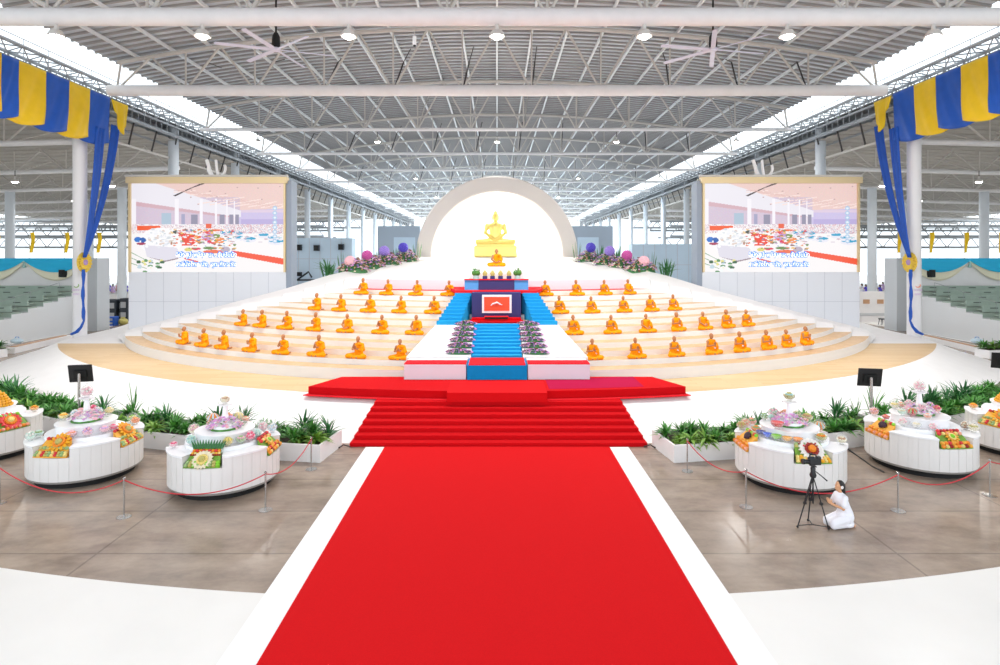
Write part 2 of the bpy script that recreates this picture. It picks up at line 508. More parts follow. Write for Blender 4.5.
# upper blue flights
UY0, UZ0 = 29.25, 2.88
for s, nm in ((-1, 'left'), (1, 'right')):
    t = thing('stairs', 'upper flight of blue carpeted stairs %s of the red panelled podium' % nm, 'stairs', (0, UY0, UZ0))
    for k in range(9):
        f = k / 9; y0 = .25 * k
        xo = 2.95 - .85 * f; xi = 1.78 - .5 * f
        mb = MB()
        poly = [(s * xi, y0), (s * xo, y0), (s * 2.08, 2.5), (s * 1.26, 2.5)]
        if s < 0: poly = poly[::-1]
        mb.prism(poly, -.5, .155 * (k + 1)); mb.build('step', M['blue'], t)

# podium with red picture panel
t = thing('podium', 'navy podium with white framed vermilion panel above the blue stairs', 'podium', (-.03, 30.5, 2.95))
mb = MB(); mb.box((0, .52, .69), (2.5, 1.04, 1.38)); mb.build('body', M['navy'], t)
p = MB(); p.box((.02, -.03, .82), (1.5, .06, .92)); fr = p.build('frame', M['white'], t)
p = MB(); p.box((.02, -.065, .82), (1.29, .02, .71)); pn = p.build('panel', M['orangepanel'], t)
p = MB(); p.tube([(-.28, -.085, .74), (-.2, -.085, .82), (-.05, -.085, .86), (.02, -.085, .90), (.1, -.085, .86), (.2, -.085, .80), (.3, -.085, .77)], [.02, .035, .04, .045, .035, .03, .015], 8)
e = p.build('emblem', M['white'], pn)
mb = MB()
mb.box((0, -.52, -.02), (2.66, 1.0, .1)); mb.box((0, -.3, .08), (2.45, .58, .12))
mb.build('red_base', M['redstair'], t)
mb = MB(); mb.box((0, -.5, .16), (1.15, .3, .10)); mb.build('slot_box', M['blkmat'], t)
mb = MB(); mb.box((.0, -.5, .225), (1.2, .34, .03)); mb.build('slot_lid', M['redtop'], t)
t = thing('altar_floor', 'red edged floor slab carrying the altar table above the podium', 'platform', (-.03, 31.4, 4.33))
mb = MB(); mb.prism([(-2.1, -.12), (2.1, -.12), (2.9, 4.0), (-2.9, 4.0)], -.1, .05); mb.build('slab', M['redtop'], t)

# altar table
TY, TZZ = 32.15, 4.385
t = thing('altar_table', 'long altar table with navy centre and light blue ends', 'table', (-.03, TY, TZZ))
mb = MB(); mb.box((0, .35, .26), (1.92, .7, .53)); mb.build('centre_panel', M['navy'], t)
for s in (-1, 1):
    mb = MB(); mb.box((s * 1.335, .36, .26), (.75, .66, .53)); mb.build('end_panel', M['sky'], t)
mb = MB(); mb.box((0, .35, .545), (3.46, .76, .04)); mb.build('tabletop', M['redtop'], t)
t = thing('dais', 'white draped tiered seat block behind the altar table', 'platform', (-.03, 33.0, TZZ))
mb = MB(); mb.box((0, 1.0, .44), (3.0, 2.0, .88)); mb.build('lower_block', M['white'], t)
mb = MB(); mb.box((0, 1.15, .88 + .17), (1.9, 1.6, .34)); mb.build('upper_block', M['white'], t)


def clump(n, R, hgt, leafm, cols, seed, leafn=40, size=.05, base=.85):
    """foliage mesh + blossom mesh of a mounded arrangement, local coordinates"""
    rnd = random.Random(seed)
    lf = MB(); bl = MB()
    lf.ell((0, 0, 0), (R[0] * .9, R[1] * .9, hgt * base), 14, 8)
    for _ in range(leafn):
        a = rnd.uniform(0, 2 * pi); q = rnd.uniform(.2, 1)
        x, y = R[0] * q * cos(a), R[1] * q * sin(a)
        l = rnd.uniform(.7, 1.3) * max(size * 3, .1)
        c = Vector((x, y, hgt * (1 - q * q) * .8 + .01)); d = Vector((cos(a), sin(a), rnd.uniform(.1, 1.2))).normalized()
        sd = d.cross(Vector((0, 0, 1))).normalized() * l * .16
        lf.add([c - sd * .3, c + d * l * .5 - sd, c + d * l, c + d * l * .5 + sd], [(0, 1, 2, 3)])
    for _ in range(n):
        a = rnd.uniform(0, 2 * pi); q = sqrt(rnd.uniform(0, 1))
        x, y = R[0] * q * cos(a), R[1] * q * sin(a); z = hgt * (1 - q * q) + rnd.uniform(0, .3) * hgt + .02
        s = size * rnd.uniform(.7, 1.25)
        nrm = Vector((x / R[0] * .6, y / R[1] * .6 - .3, 1)).normalized(); u = nrm.orthogonal().normalized(); w = nrm.cross(u)
        c = Vector((x, y, z)); vs = [c + nrm * s * .25]; k = 10
        for i in range(k):
            rr = s if i % 2 == 0 else s * .45; g = 2 * pi * i / k
            vs.append(c + u * rr * cos(g) + w * rr * sin(g) + nrm * (s * .3 if i % 2 == 0 else 0))
        bl.add(vs, [(0, 1 + i, 1 + (i + 1) % k) for i in range(k)], rnd.randrange(len(cols)))
    return lf.mesh('foliage', leafm), bl.mesh('blossoms', [M[c] for c in cols])


def arrangement(name, label, cat, loc, fol, blo, rz=0, sc=1., group=None):
    t = thing(name, label, cat, loc, rz, group); t.scale = (sc,) * 3
    link('foliage', fol, t)
    o = link('blossoms', blo, t); o['kind'] = 'stuff'
    return t


fol, blo = clump(170, (.6, .14), .15, M['leafdark'], ['c_purple', 'c_magenta', 'c_lilac', 'c_orchid', 'c_deep', 'c_pink'], 3, 40, .065)
yz = [(353.5, 0), (346, 1), (339.5, 2), (333, 3), (327.5, 4), (321.5, 5)]
for s, nm in ((-1, 'left'), (1, 'right')):
    for k in range(6):
        y = 26.1 + .63 * k; z = 1.86 + (y - 25.75) * .279 + .01
        x = s * (1.66 - .03 * k)
        arrangement('flower_arrangement', 'pink and white flower mound %s of the lower blue stairs, %s row from the bottom' % (nm, ORD[k]), 'flowers',
                    (x, y, z), fol, blo, random.uniform(-.1, .1), (1., 1., .98, .95, .92, .9)[k], 'flower mounds beside the blue stairs')

# altar pieces on the table
for i, (px, col, nm) in enumerate(((476, 'c_paleblue', 'far left end'), (517.5, 'c_paleblue', 'far right end'))):
    p = WY(px, 278, 32.5); t = thing('vase', 'pale blue vase of green sprays on the %s of the altar table' % nm, 'vase', (p.x, 32.5, TZZ + .566))
    mb = MB(); mb.lathe([(.02, 0), (.16, 0), (.17, .05), (.13, .2), (.17, .36), (.15, .36), (.1, .2), (.02, .03)], n=14); mb.build('vessel', M['sky'] if 0 else M['c_teal'], t, True)
    f2, b2 = clump(26, (.26, .2), .22, M['leaf'], ['c_mint', 'c_white'], 20 + i, 40, .05)
    o = link('foliage', f2, t); o.location = (0, 0, .33)
    o = link('blossoms', b2, t); o.location = (0, 0, .33); o['kind'] = 'stuff'
for i, px in enumerate((485, 492.5, 500.5, 509)):
    p = WY(px, 278, 32.45)
    t = thing('offering_jar', 'small olive offering jar with navy foot on the altar table, %s from left' % ORD[i], 'jar', (p.x, 32.4, TZZ + .566), 0, 'olive jars on the altar table')
    mb = MB(); mb.lathe([(.0, 0), (.13, 0), (.13, .16), (.1, .18), (0, .18)], n=12); mb.build('foot', M['navy'], t, True)
    mb = MB(); mb.lathe([(.0, .18), (.1, .18), (.13, .3), (.1, .4), (.06, .42), (.07, .47), (0, .47)], n=12); mb.build('vessel', M['c_olive'], t, True)

# ------------------------------------------------------------------ dome and Buddha
ZD = 6.12; YD = 50.0
t = thing('dome_arch', 'white half dome with a round arched opening behind the golden statue', 'dome', (0, YD, ZD))
mb = MB()
RO, RI = 6.78, 5.4
n = 48
def ringpts(R, y, bul=0.): return [((R + bul * sin(pi * i / n) * 0) * cos(pi * i / n), y, R * sin(pi * i / n)) for i in range(n + 1)]
prof = [(RO - .9, 2.2), (RO - .25, 1.0), (RO, .35), (RO - .02, .1), (RO - .12, 0), (RI + .12, -.0), (RI, .1), (RI, .6)]
prev = None
for R, y in [(RO, 2.5)] + prof[2:]:
    cur = ringpts(R, y)
    if prev:
        k = n + 1; mb.add(prev + cur, [(i, i + 1, k + i + 1, k + i) for i in range(n)])
    prev = cur
mb.build('arch_rim', M['dome'], t, True)
mb = MB()                                            # quarter-sphere shells: inside and outside
for R, nm, mm, y0 in ((RI, 'inner_shell', M['domein'], .5), (RO, 'outer_shell', M['dome'], 2.4)):
    mb = MB(); nv = 16; rows = []
    for j in range(nv + 1):
        g = (pi / 2) * j / nv
        rows.append([(R * cos(g) * cos(pi * i / n), y0 + R * .8 * sin(g), R * cos(g) * sin(pi * i / n)) for i in range(n + 1)])
    for j in range(nv):
        k = n + 1; mb.add(rows[j] + rows[j + 1], [(i, i + 1, k + i + 1, k + i) for i in range(n)])
    mb.build(nm, mm, t, True)

def buddha_mesh():
    m = MB()
    m.ell((0, 0, .42), (.62, .45, .36), 16, 10); m.limb([(0, .02, .45), (0, .03, .9), (0, .03, 1.3)], [.5, .46, .5])
    m.ell((0, 0, 1.42), (.62, .36, .3), 16, 10)
    m.limb([(0, .02, 1.6), (0, 0, 1.85)], [.22, .17])
    m.ell((0, -.03, 2.1), (.27, .3, .36), 16, 12); m.ell((0, 0, 2.42), (.17, .18, .17), 12, 8); m.limb([(0, 0, 2.5), (0, 0, 2.62)], [.08, .04])
    m.ell((0, -.32, 2.08), (.04, .06, .09), 8, 6)
    for s in (-1, 1):
        m.ell((s * .28, 0, 2.03), (.04, .08, .2), 8, 8)
        m.limb([(s * .62, .02, 1.45), (s * .78, 0, .92), (s * .22, -.5, .5)], [.2, .16, .11])
        m.ell((s * .1, -.55, .47), (.18, .12, .07), 10, 6)
        m.limb([(s * .3, .05, .25), (s * 1.3, -.3, .24)], [.34, .26]); m.limb([(s * 1.3, -.3, .24), (-s * .3, -.55, .22)], [.25, .15])
    return vox(m, 'figure', M['gold'], .035, 3)


t = thing('golden_statue', 'large golden seated meditating statue inside the white dome', 'statue', (-.12, 50.6, ZD))
fg = link('figure', buddha_mesh(), t); fg.location = (0, 0, .95); fg.scale = (1.12, 1, 1.15)
mb = MB(); mb.box((0, 0, .46), (3.6, 2.0, .92)); o = mb.build('pedestal', M['gold'], t)
md = o.modifiers.new('b', 'BEVEL'); md.width = .06; md.segments = 2
mb = MB(); mb.box((0, 0, .985), (3.2, 1.8, .14)); mb.build('seat_slab', M['gold'], t)

# ------------------------------------------------------------------ people
def hand(m, wrist, d, side, up, L=.17, curl=.3):
    """palm + five tapered fingers into mb m: d = finger direction, side = towards the thumb, up = palm normal"""
    d, side, up = Vector(d).normalized(), Vector(side).normalized(), Vector(up).normalized()
    w = Vector(wrist)
    for q in (-.5, 0, .5):
        m.limb([w + side * q * .03, w + d * L * .5 + side * q * .055], [.016, .014], 8)
    for k, q in enumerate((.75, .25, -.25, -.75)):
        ln = L * (.44, .5, .46, .36)[k]
        a = w + d * L * .5 + side * q * .036
        b_ = a + d * ln * .55 + up * ln * .12 * curl; c = b_ + d * ln * .45 + up * ln * .5 * curl
        m.limb([a, b_, c], [.0095, .0088, .007], 8)
    a = w + d * L * .18 + side * .03
    m.limb([a, a + d * L * .2 + side * .035, a + d * L * .42 + side * .03], [.012, .0105, .008], 8)


def head(m, c, s=1., yaw=0):
    X = Matrix.Translation(c) @ Matrix.Rotation(yaw, 4, 'Z') @ Matrix.Scale(s, 4)
    m.ell((0, .01, .02), (.078, .096, .108), 14, 10, 0, X)          # skull
    m.ell((0, -.025, -.05), (.058, .065, .065), 12, 8, 0, X)        # jaw
    m.ell((0, -.1, -.015), (.013, .02, .026), 8, 6, 0, X)           # nose
    m.ell((0, -.09, -.055), (.024, .012, .009), 8, 6, 0, X)         # mouth
    for k in (-1, 1):
        m.ell((k * .08, .01, -.005), (.012, .026, .036), 8, 6, 0, X)
        m.ell((k * .032, -.085, .022), (.02, .012, .01), 8, 6, 0, X)


def monk_meshes(var):
    b_ = MB(); r = MB()
    lean = (.0, -.02, .015)[var]
    b_.ell((0, .04, .13), (.19, .15, .12)); b_.limb([(0, .05, .16), (0, .05 + lean * .5, .36), (0, .04 + lean, .52)], [.14, .125, .14])
    b_.limb([(0, .03 + lean, .6), (0, .02 + lean, .68)], [.058, .052])
    head(b_, Vector((0, lean, .775)), 1.02)
    for s in (-1, 1):
        b_.limb([(s * .17, .04 + lean, .55), (s * .235, -.03, .36), (s * .045, -.22, .40 if var < 2 else .22)], [.062, .05, .034])
        b_.limb([(s * .1, -.01, .11), (s * .37, -.2, .1)], [.1, .075]); b_.limb([(s * .37, -.2, .1), (-s * .1, -.33, .06)], [.068, .042])
        if var < 2: hand(b_, (s * .022, -.235, .405), (0, -.12, 1), (0, 1, .1), (-s, 0, 0), .16, .1)
        else: hand(b_, (s * .05, -.22, .2), (-s, -.25, 0), (0, -1, .3), (0, 0, 1), .15, .25)
    b_.ell((.2, .2, .045), (.05, .11, .04))                          # foot tucked beside
    r.ell((0, .045, .14), (.23, .19, .15)); r.limb([(0, .055, .17), (0, .055 + lean * .5, .37), (0, .045 + lean, .5)], [.175, .165, .165])
    r.ell((.08, .045 + lean, .56), (.14, .12, .08))
    r.limb([(.17, .04 + lean, .54), (.25, -.02, .36), (.15, -.14, .36)], [.088, .085, .065])
    r.limb([(-.14, .06, .46), (.1, -.09, .58)], [.05, .06])
    for s in (-1, 1):
        r.limb([(s * .1, -.01, .11), (s * .38, -.19, .1)], [.135, .1]); r.limb([(s * .38, -.19, .1), (-s * .05, -.31, .07)], [.095, .062])
    r.ell((0, -.14, .06), (.4, .22, .06), 16, 6)
    r.tube([(.2, -.1, .5), (.24, -.13, .3), (.25, -.12, .14)], [.05, .06, .05])
    return vox(b_, 'body', M['skin'], .0105, 2), vox(r, 'robe', M['robe'], .014, 3)


MONK = [monk_meshes(v) for v in range(3)]
rows = [(1, 'front row', [184, 204, 224, 252, 283, 319, 358, 400], [592, 635, 674, 711, 739, 766, 786, 805]),
        (4, 'second row', [243, 262, 287, 316, 347, 382, 416], [573, 611, 646, 676, 703, 726, 746]),
        (7, 'third row', [317, 341, 370, 401, 434], [559, 591, 623, 650, 673]),
        (10, 'back row', [363, 388, 417, 449], [545, 576, 604, 628])]
proto = {}
for j, rn, lft, rgt in rows:
    for side, xs in (('left', lft[::-1]), ('right', rgt)):
        for i, px in enumerate(xs):
            p = on_ring(px, RJ[j] - .31); p.z = ZJ[j]
            ph = atan2(p.x, DC - p.y)
            var = random.choices((0, 1, 2), (5, 5, 2))[0]
            lab = 'monk in orange robe, %s %s of the blue stairs in the %s' % (ORD[i], side, rn)
            rz = ph * .85 + random.uniform(-.14, .14) + (.12 if side == 'left' else -.12) * -1
            sc = random.uniform(.98, 1.08)
            if var not in proto:
                t = thing('person', lab, 'person', p, rz, 'monks on the terraced steps'); t.scale = (sc,) * 3
                link('body', MONK[var][0], t); link('robe', MONK[var][1], t); proto[var] = t
            else:
                dup(proto[var], p, rz, lab, sc)
t = thing('person', 'monk in orange robe seated high behind the altar table before the golden statue', 'person', (-.03, 33.9, TZZ + 1.22), 0)
t.scale = (1.1,) * 3
link('body', MONK[2][0], t); link('robe', MONK[2][1], t)

# kneeling woman in white -----------------------------------------------------
b_ = MB()
hp, ch = (0, .12, .3), (0, -.02, .7)
b_.ell((0, .12, .27), (.17, .15, .13)); b_.limb([hp, (0, .06, .5), ch], [.14, .12, .125])
b_.limb([(0, -.02, .78), (0, -.035, .86)], [.05, .045]); head(b_, Vector((0, -.06, .955)), 1.0)
for s in (-1, 1):
    b_.limb([(s * .15, -.01, .73), (s * .2, -.1, .5), (s * .05, -.3, .58)], [.055, .043, .03])
    hand(b_, (s * .045, -.3, .58), (-s * .3, -.6, .75), (0, .6, .5), (-s, 0, .2), .16, .5)
    b_.limb([(s * .09, .08, .25), (s * .12, -.3, .16)], [.1, .07]); b_.limb([(s * .12, -.3, .12), (s * .1, .22, .1)], [.065, .05])
    b_.limb([(s * .1, .22, .1), (s * .1, .3, .04), (s * .1, .2, .03)], [.045, .035, .03])
pb = vox(b_, 'body', M['skinlight'], .0085, 2)
c_ = MB()
c_.limb([(0, .12, .3), (0, .06, .5), (0, -.02, .68)], [.19, .15, .15]); c_.ell((0, -.01, .74), (.18, .1, .06))
for s in (-1, 1): c_.limb([(s * .15, -.01, .72), (s * .195, -.08, .56)], [.075, .066])
c_.ell((0, .1, .24), (.23, .22, .2)); 
tun = vox(c_, 'tunic', M['shirt'], .012, 3)
c_ = MB()
for s in (-1, 1):
    c_.limb([(s * .09, .1, .24), (s * .12, -.3, .15)], [.135, .1]); c_.limb([(s * .12, -.3, .11), (s * .1, .2, .1)], [.095, .08])
c_.limb([(0, .1, .2), (0, -.28, .14)], [.12, .1]); c_.ell((0, .12, .08), (.22, .2, .08))
skr = vox(c_, 'trousers', M['shirt'], .012, 3)
c_ = MB()
c_.ell((0, -.025, 1.0), (.092, .098, .098)); c_.ell((0, .03, .94), (.09, .07, .13)); c_.ell((0, .05, .83), (.085, .045, .11))
hr = vox(c_, 'hair', M['hair'], .01, 2)
kp = WZ(841, 527, 0)
t = thing('person', 'woman in white with black hair kneeling beside the camera tripod', 'person', (kp.x, kp.y, 0), -pi / 2 + .2); t.scale = (.88, .92, .98)
for nm, me in (('body', pb), ('tunic', tun), ('trousers', skr), ('hair', hr)): link(nm, me, t)
c_ = MB()
for s in (-1, 1):
    for k in range(7):
        g = 2 * pi * k / 7; c_.ell((s * .096, -.045 + .024 * cos(g), .955 + .024 * sin(g)), (.01, .017, .017), 6, 5)
c_.build('hair_flower', M['white'], t, True)

# tripod + camera ---------------------------------------------------------------
tp = WZ(813, 527.5, 0)
t = thing('tripod', 'black camera tripod standing on the concrete beside the kneeling woman', 'tripod', (tp.x, tp.y, 0))
top_ = Vector((0, 0, 1.18))
feet = [Vector((-.37, -.02, 0)), Vector((.3, -.12, 0)), Vector((.06, .34, 0))]
for f_ in feet:
    mb = MB(); d = f_ - top_; m_ = top_ + d * .52
    sd = d.cross(Vector((0, 0, 1))).normalized() * .022
    mb.tube([top_ + sd + d * .03, m_ + sd], .012, 8); mb.tube([top_ - sd + d * .03, m_ - sd], .012, 8)
    mb.tube([m_ - d * .05, f_ * .98 + Vector((0, 0, .02))], .014, 8); mb.box(m_, (.06, .05, .05)); mb.ell(f_ * .98 + Vector((0, 0, .03)), .028, 8, 6)
    mb.build('leg', M['blk'], t, True)
mb = MB(); mb.tube([(0, 0, 1.22), (0, 0, .55)], .018, 8); mb.build('centre_column', M['blk'], t, True)
mb = MB()
for f_ in feet: mb.tube([(0, .02, .06), f_ * .93 + Vector((0, 0, .06))], .011, 6)
mb.build('spreader', M['blk'], t, True)
mb = MB(); mb.lathe([(0, 1.15), (.06, 1.15), (.075, 1.2), (.05, 1.27), (.055, 1.36), (.03, 1.4), (0, 1.4)], n=14); mb.box((0, 0, 1.405), (.1, .14, .02)); mb.build('fluid_head', M['blk'], t, True)
mb = MB(); mb.tube([(.03, -.02, 1.3), (.16, -.06, 1.2), (.27, -.1, 1.1)], [.011, .011, .016], 8); mb.build('pan_handle', M['blk'], t, True)
t = thing('video_camera', 'black video camera mounted on the tripod', 'camera', (tp.x, tp.y, 1.418))
mb = MB(); mb.box((.03, 0, .1), (.26, .13, .16)); mb.box((.12, 0, .17), (.1, .1, .08)); o = mb.build('body', M['blk'], t); md = o.modifiers.new('b', 'BEVEL'); md.width = .015; md.segments = 2
mb = MB(); mb.tube([(-.1, 0, .09), (-.19, 0, .09), (-.2, 0, .09), (-.25, 0, .09)], [.05, .05, .062, .062], 16); mb.build('lens', M['blk'], t, True)
mb = MB(); mb.tube([(-.08, 0, .18), (-.07, 0, .24), (.05, 0, .25), (.09, 0, .19)], .016, 8); mb.build('carry_handle', M['blk'], t, True)
mb = MB(); mb.box((-.08, -.09, .2), (.1, .03, .07)); mb.build('flip_screen', M['speaker'], t)
mb = MB(); mb.tube([(-.09, .0, .27), (-.02, 0, .27)], .02, 8); mb.build('microphone', M['blk'], t, True)

# ------------------------------------------------------------------ round display tables
TR, TZ, MZ, MR = 1.4, 1.12, 1.5, .76


def table_parts(rot):
    """body with four cut-out bays (bay centres at rot + k*90 deg from the -Y side)"""
    hw = radians(20.5); RB = 1.0
    body, tp_, sk = MB(), MB(), MB()
    zb = .24; zn = .87
    def pt(r, a, z): return (r * sin(a), -r * cos(a), z)
    for k in range(4):
        c = rot + k * pi / 2
        for lo, hi, zt, notch in ((c - hw, c + hw, zn, 1), (c + hw, c + pi / 2 - hw, TZ, 0)):
            nseg = 4 if notch else 5
            for i in range(nseg):
                a, b2 = lo + (hi - lo) * i / nseg, lo + (hi - lo) * (i + 1) / nseg
                g = radians(.5)
                seq = [(a, TR - .012), (a + g, TR - .012), (a + g, TR), (a + (b2 - a) / 2, TR), (b2 - g, TR), (b2 - g, TR - .012), (b2, TR - .012)]
                for (u, r0), (v, r1) in zip(seq[:-1], seq[1:]):
                    body.add([pt(r0, u, zb), pt(r1, v, zb), pt(r1, v, zt), pt(r0, u, zt)], [(0, 1, 2, 3)])
                for u, v in ((a, (a + b2) / 2), ((a + b2) / 2, b2)):
                    if notch:
                        body.add([pt(RB, u, zt), pt(TR, u, zt), pt(TR, v, zt), pt(RB, v, zt)], [(0, 1, 2, 3)])
                        body.add([pt(RB, u, zt), pt(RB, v, zt), pt(RB, v, TZ), pt(RB, u, TZ)], [(0, 1, 2, 3)])
                    else:
                        R2 = TR + .025; z2 = TZ + .03
                        tp_.add([pt(RB + .01, u, z2), pt(R2, u, z2), pt(R2, v, z2), pt(RB + .01, v, z2), pt(R2, u, TZ - .01), pt(R2, v, TZ - .01)],
                                [(0, 1, 2, 3), (1, 4, 5, 2)])
            if notch:
                for a in (lo, hi):
                    q = [pt(RB, a, zt), pt(TR, a, zt), pt(TR, a, TZ + .02), pt(RB, a, TZ + .02)]
                    body.add(q, [(0, 1, 2, 3)])
    tp_.lathe([(RB + .01, TZ + .0), (RB + .01, TZ + .03), (0, TZ + .03)], n=48)
    sk.lathe([(TR - .3, .17), (TR - .05, .17), (TR - .03, .18), (TR - .015, .25), (0, .25)], n=64)
    return body, tp_, sk


TABS = {  # key: (x, y, bay rotation, phrase, short phrase)
    'A': (-16.07, 18.9, -22, 'round display table cut by the left edge of the photo', 'on the leftmost round table'),
    'B': (-11.74, 17.17, -2, 'round white display table second to the left of the carpet', 'on the second table left of carpet'),
    'C': (-7.43, 16.4, 1, 'round white display table nearest the carpet on its left side', 'on the nearest table left of carpet'),
    'D': (8.14, 16.72, -1, 'round white display table behind the video camera tripod', 'on the table behind the video camera'),
    'E': (12.6, 17.9, 4, 'round white display table second to the right of the carpet', 'on the second table right of carpet'),
    'F': (16.75, 19.2, 22, 'round display table cut by the right edge of the photo', 'on the rightmost round table'),
}
mids = {}
for key, (x, y, rot, lab, sh) in TABS.items():
    t = thing('display_table', lab, 'table', (x, y, 0), 0, 'round display tables')
    body, tp_, sk = table_parts(radians(rot))
    o = body.build('body', M['table'], t)
    o = tp_.build('tabletop', M['tabletop'], t)
    o = sk.build('skirt', M['skirt'], t, True); o['label'] = 'grey metal skirt'
    mb = MB(); mb.lathe([(1.2, 0), (1.2, .17), (0, .17)], n=48); mb.lathe([(1.2, 0), (0, 0)], n=48); o = mb.build('plinth', M['blkmat'], t); o['label'] = 'black recessed plinth'
    mb = MB(); mb.lathe([(MR - .04, TZ + .13), (MR - .04, MZ - .03), (MR, MZ - .03), (MR, MZ), (0, MZ)], n=48); mb.lathe([(.98, TZ + .02), (.98, TZ + .13), (0, TZ + .13)], n=48); mb.build('upper_tier', M['tabletop'], t)
    mb = MB(); mb.lathe([(.34, MZ), (.34, MZ + .12), (.1, MZ + .14), (.06, MZ + .6), (.2, MZ + .64), (.2, MZ + .66), (0, MZ + .66)], n=24); mb.build('pedestal', M['tabletop'], t, True)

# glass bowls of sweets -----------------------------------------------------------
bowl_me = MB().lathe([(.0, 0), (.07, 0), (.07, .012), (.03, .03), (.1, .05), (.155, .12), (.165, .19), (.16, .19), (.148, .12), (.09, .06), (0, .045)], n=18).mesh('glass', M['glass'], True)
lid_me = MB().lathe([(.166, .19), (.155, .25), (.1, .31), (.03, .335), (.02, .36), (.028, .38), (.0, .39)], n=18).mesh('lid', M['glass'], True)


def sweets(kind, rnd):
    m = MB()
    if kind == 0:                                     # heaped balls
        for k in range(26):
            a = k * 2.4; r = .125 * sqrt((k % 13) / 13)
            m.ell((r * cos(a), r * sin(a), .11 + (.07 if k < 13 else .15) * (1 - (r / .15) ** 2) + .02), .036, 8, 6, k % 2 if rnd else 0)
        m.ell((0, 0, .11), (.13, .13, .06), 12, 6)
    elif kind == 1:                                   # flower-shaped sweet
        for ring, (n_, r, z) in enumerate(((10, .115, .15), (8, .075, .19), (5, .035, .22))):
            for k in range(n_):
                a = 2 * pi * (k + ring * .5) / n_
                m.ell((r * cos(a), r * sin(a), z), (.038, .038, .03), 8, 6, ring % 2)
        m.ell((0, 0, .11), (.13, .13, .06), 12, 6)
    elif kind == 2:                                   # smooth dome with ribs
        for k in range(12):
            a = 2 * pi * k / 12; m.tube([(.13 * cos(a), .13 * sin(a), .11), (.11 * cos(a), .11 * sin(a), .19), (.05 * cos(a), .05 * sin(a), .25), (0, 0, .26)], [.03, .03, .025, .01], 6, k % 2)
        m.ell((0, 0, .13), (.12, .12, .11), 14, 8)
    else:                                             # coloured juice / jelly level in the bowl
        m.lathe([(0, .05), (.09, .062), (.146, .12), (.155, .17), (.08, .178), (0, .178)], n=18)
    return m


sweet_cache = {}


def bowl(px, py, tier, kind, ca, cb, key, lid=0, sc=1.):
    x, y, rot, lab, sh = TABS[key]
    z = {0: TZ + .031, 1: MZ + .001, 2: MZ + .661}[tier]
    p = WZ(px, py, z + .11 * sc)
    if tier == 0 and sqrt((p.x - x) ** 2 + (p.y - y) ** 2) < 1.07: tier = 3; z = TZ + .131; p = WZ(px, py, z + .11 * sc)
    dx, dy = p.x - x, p.y - y; r = sqrt(dx * dx + dy * dy)
    lim = {0: (1.13, TR - .13), 1: (.36, MR - .1), 2: (0, .01), 3: (.885, .89)}[tier]
    rr = min(max(r, lim[0]), lim[1]) if r > 1e-6 else lim[0]
    if r > 1e-6: p.x = x + dx / r * rr; p.y = y + dy / r * rr
    if tier == 0:                                     # keep clear of the bays
        a = atan2(p.x - x, -(p.y - y)); rel = (a - radians(rot) + pi / 4) % (pi / 2) - pi / 4
        mn = radians(28)
        if abs(rel) < mn:
            a += (mn - abs(rel)) * (1 if rel >= 0 else -1); p.x = x + rr * sin(a); p.y = y - rr * cos(a)
    BOWLS.append([p.x, p.y, z, tier, kind, ca, cb, key, lid, sc])


BOWLS = []
Z6 = 6.046


def zz(o, s, pts):
    for q in pts: bowl(o[0] + q[0] / s, o[1] + q[1] / s, *q[2:])


zz((160, 390), Z6, [  # table C
    (385, 40, 2, 1, 'cream', 'brown', 'C', 1), (250, 150, 1, 2, 'orange', 'paleblue', 'C', 0, 1.25), (450, 150, 1, 1, 'orange', 'coral', 'C', 0, 1.2),
    (520, 105, 1, 2, 'cream', 'yellow', 'C', 1, 1.1), (333, 205, 1, 0, 'brown', 'pink', 'C', 0, .8), (530, 170, 1, 1, 'coral', 'cream', 'C', 0, .8),
    (155, 225, 0, 2, 'teal', 'pink', 'C', 1, 1.2), (208, 248, 0, 1, 'cream', 'coral', 'C'), (405, 240, 0, 2, 'teal', 'grape', 'C', 0, 1.15),
    (485, 225, 0, 1, 'coral', 'brown', 'C'), (560, 210, 0, 0, 'pink', 'white', 'C', 1), (625, 185, 0, 1, 'mint', 'white', 'C', 1),
    (75, 280, 0, 0, 'cream', 'pink', 'C', 1, 1.1), (103, 298, 0, 1, 'pink', 'hotpink', 'C', 0, .8), (152, 315, 0, 0, 'teal', 'mint', 'C'),
    (410, 315, 0, 2, 'olive', 'yellow', 'C'), (480, 295, 0, 1, 'green', 'pink', 'C'), (568, 280, 0, 0, 'hotpink', 'pink', 'C'),
    (617, 270, 0, 2, 'teal', 'mint', 'C', 1), (690, 230, 0, 0, 'paleblue', 'white', 'C', 1)])
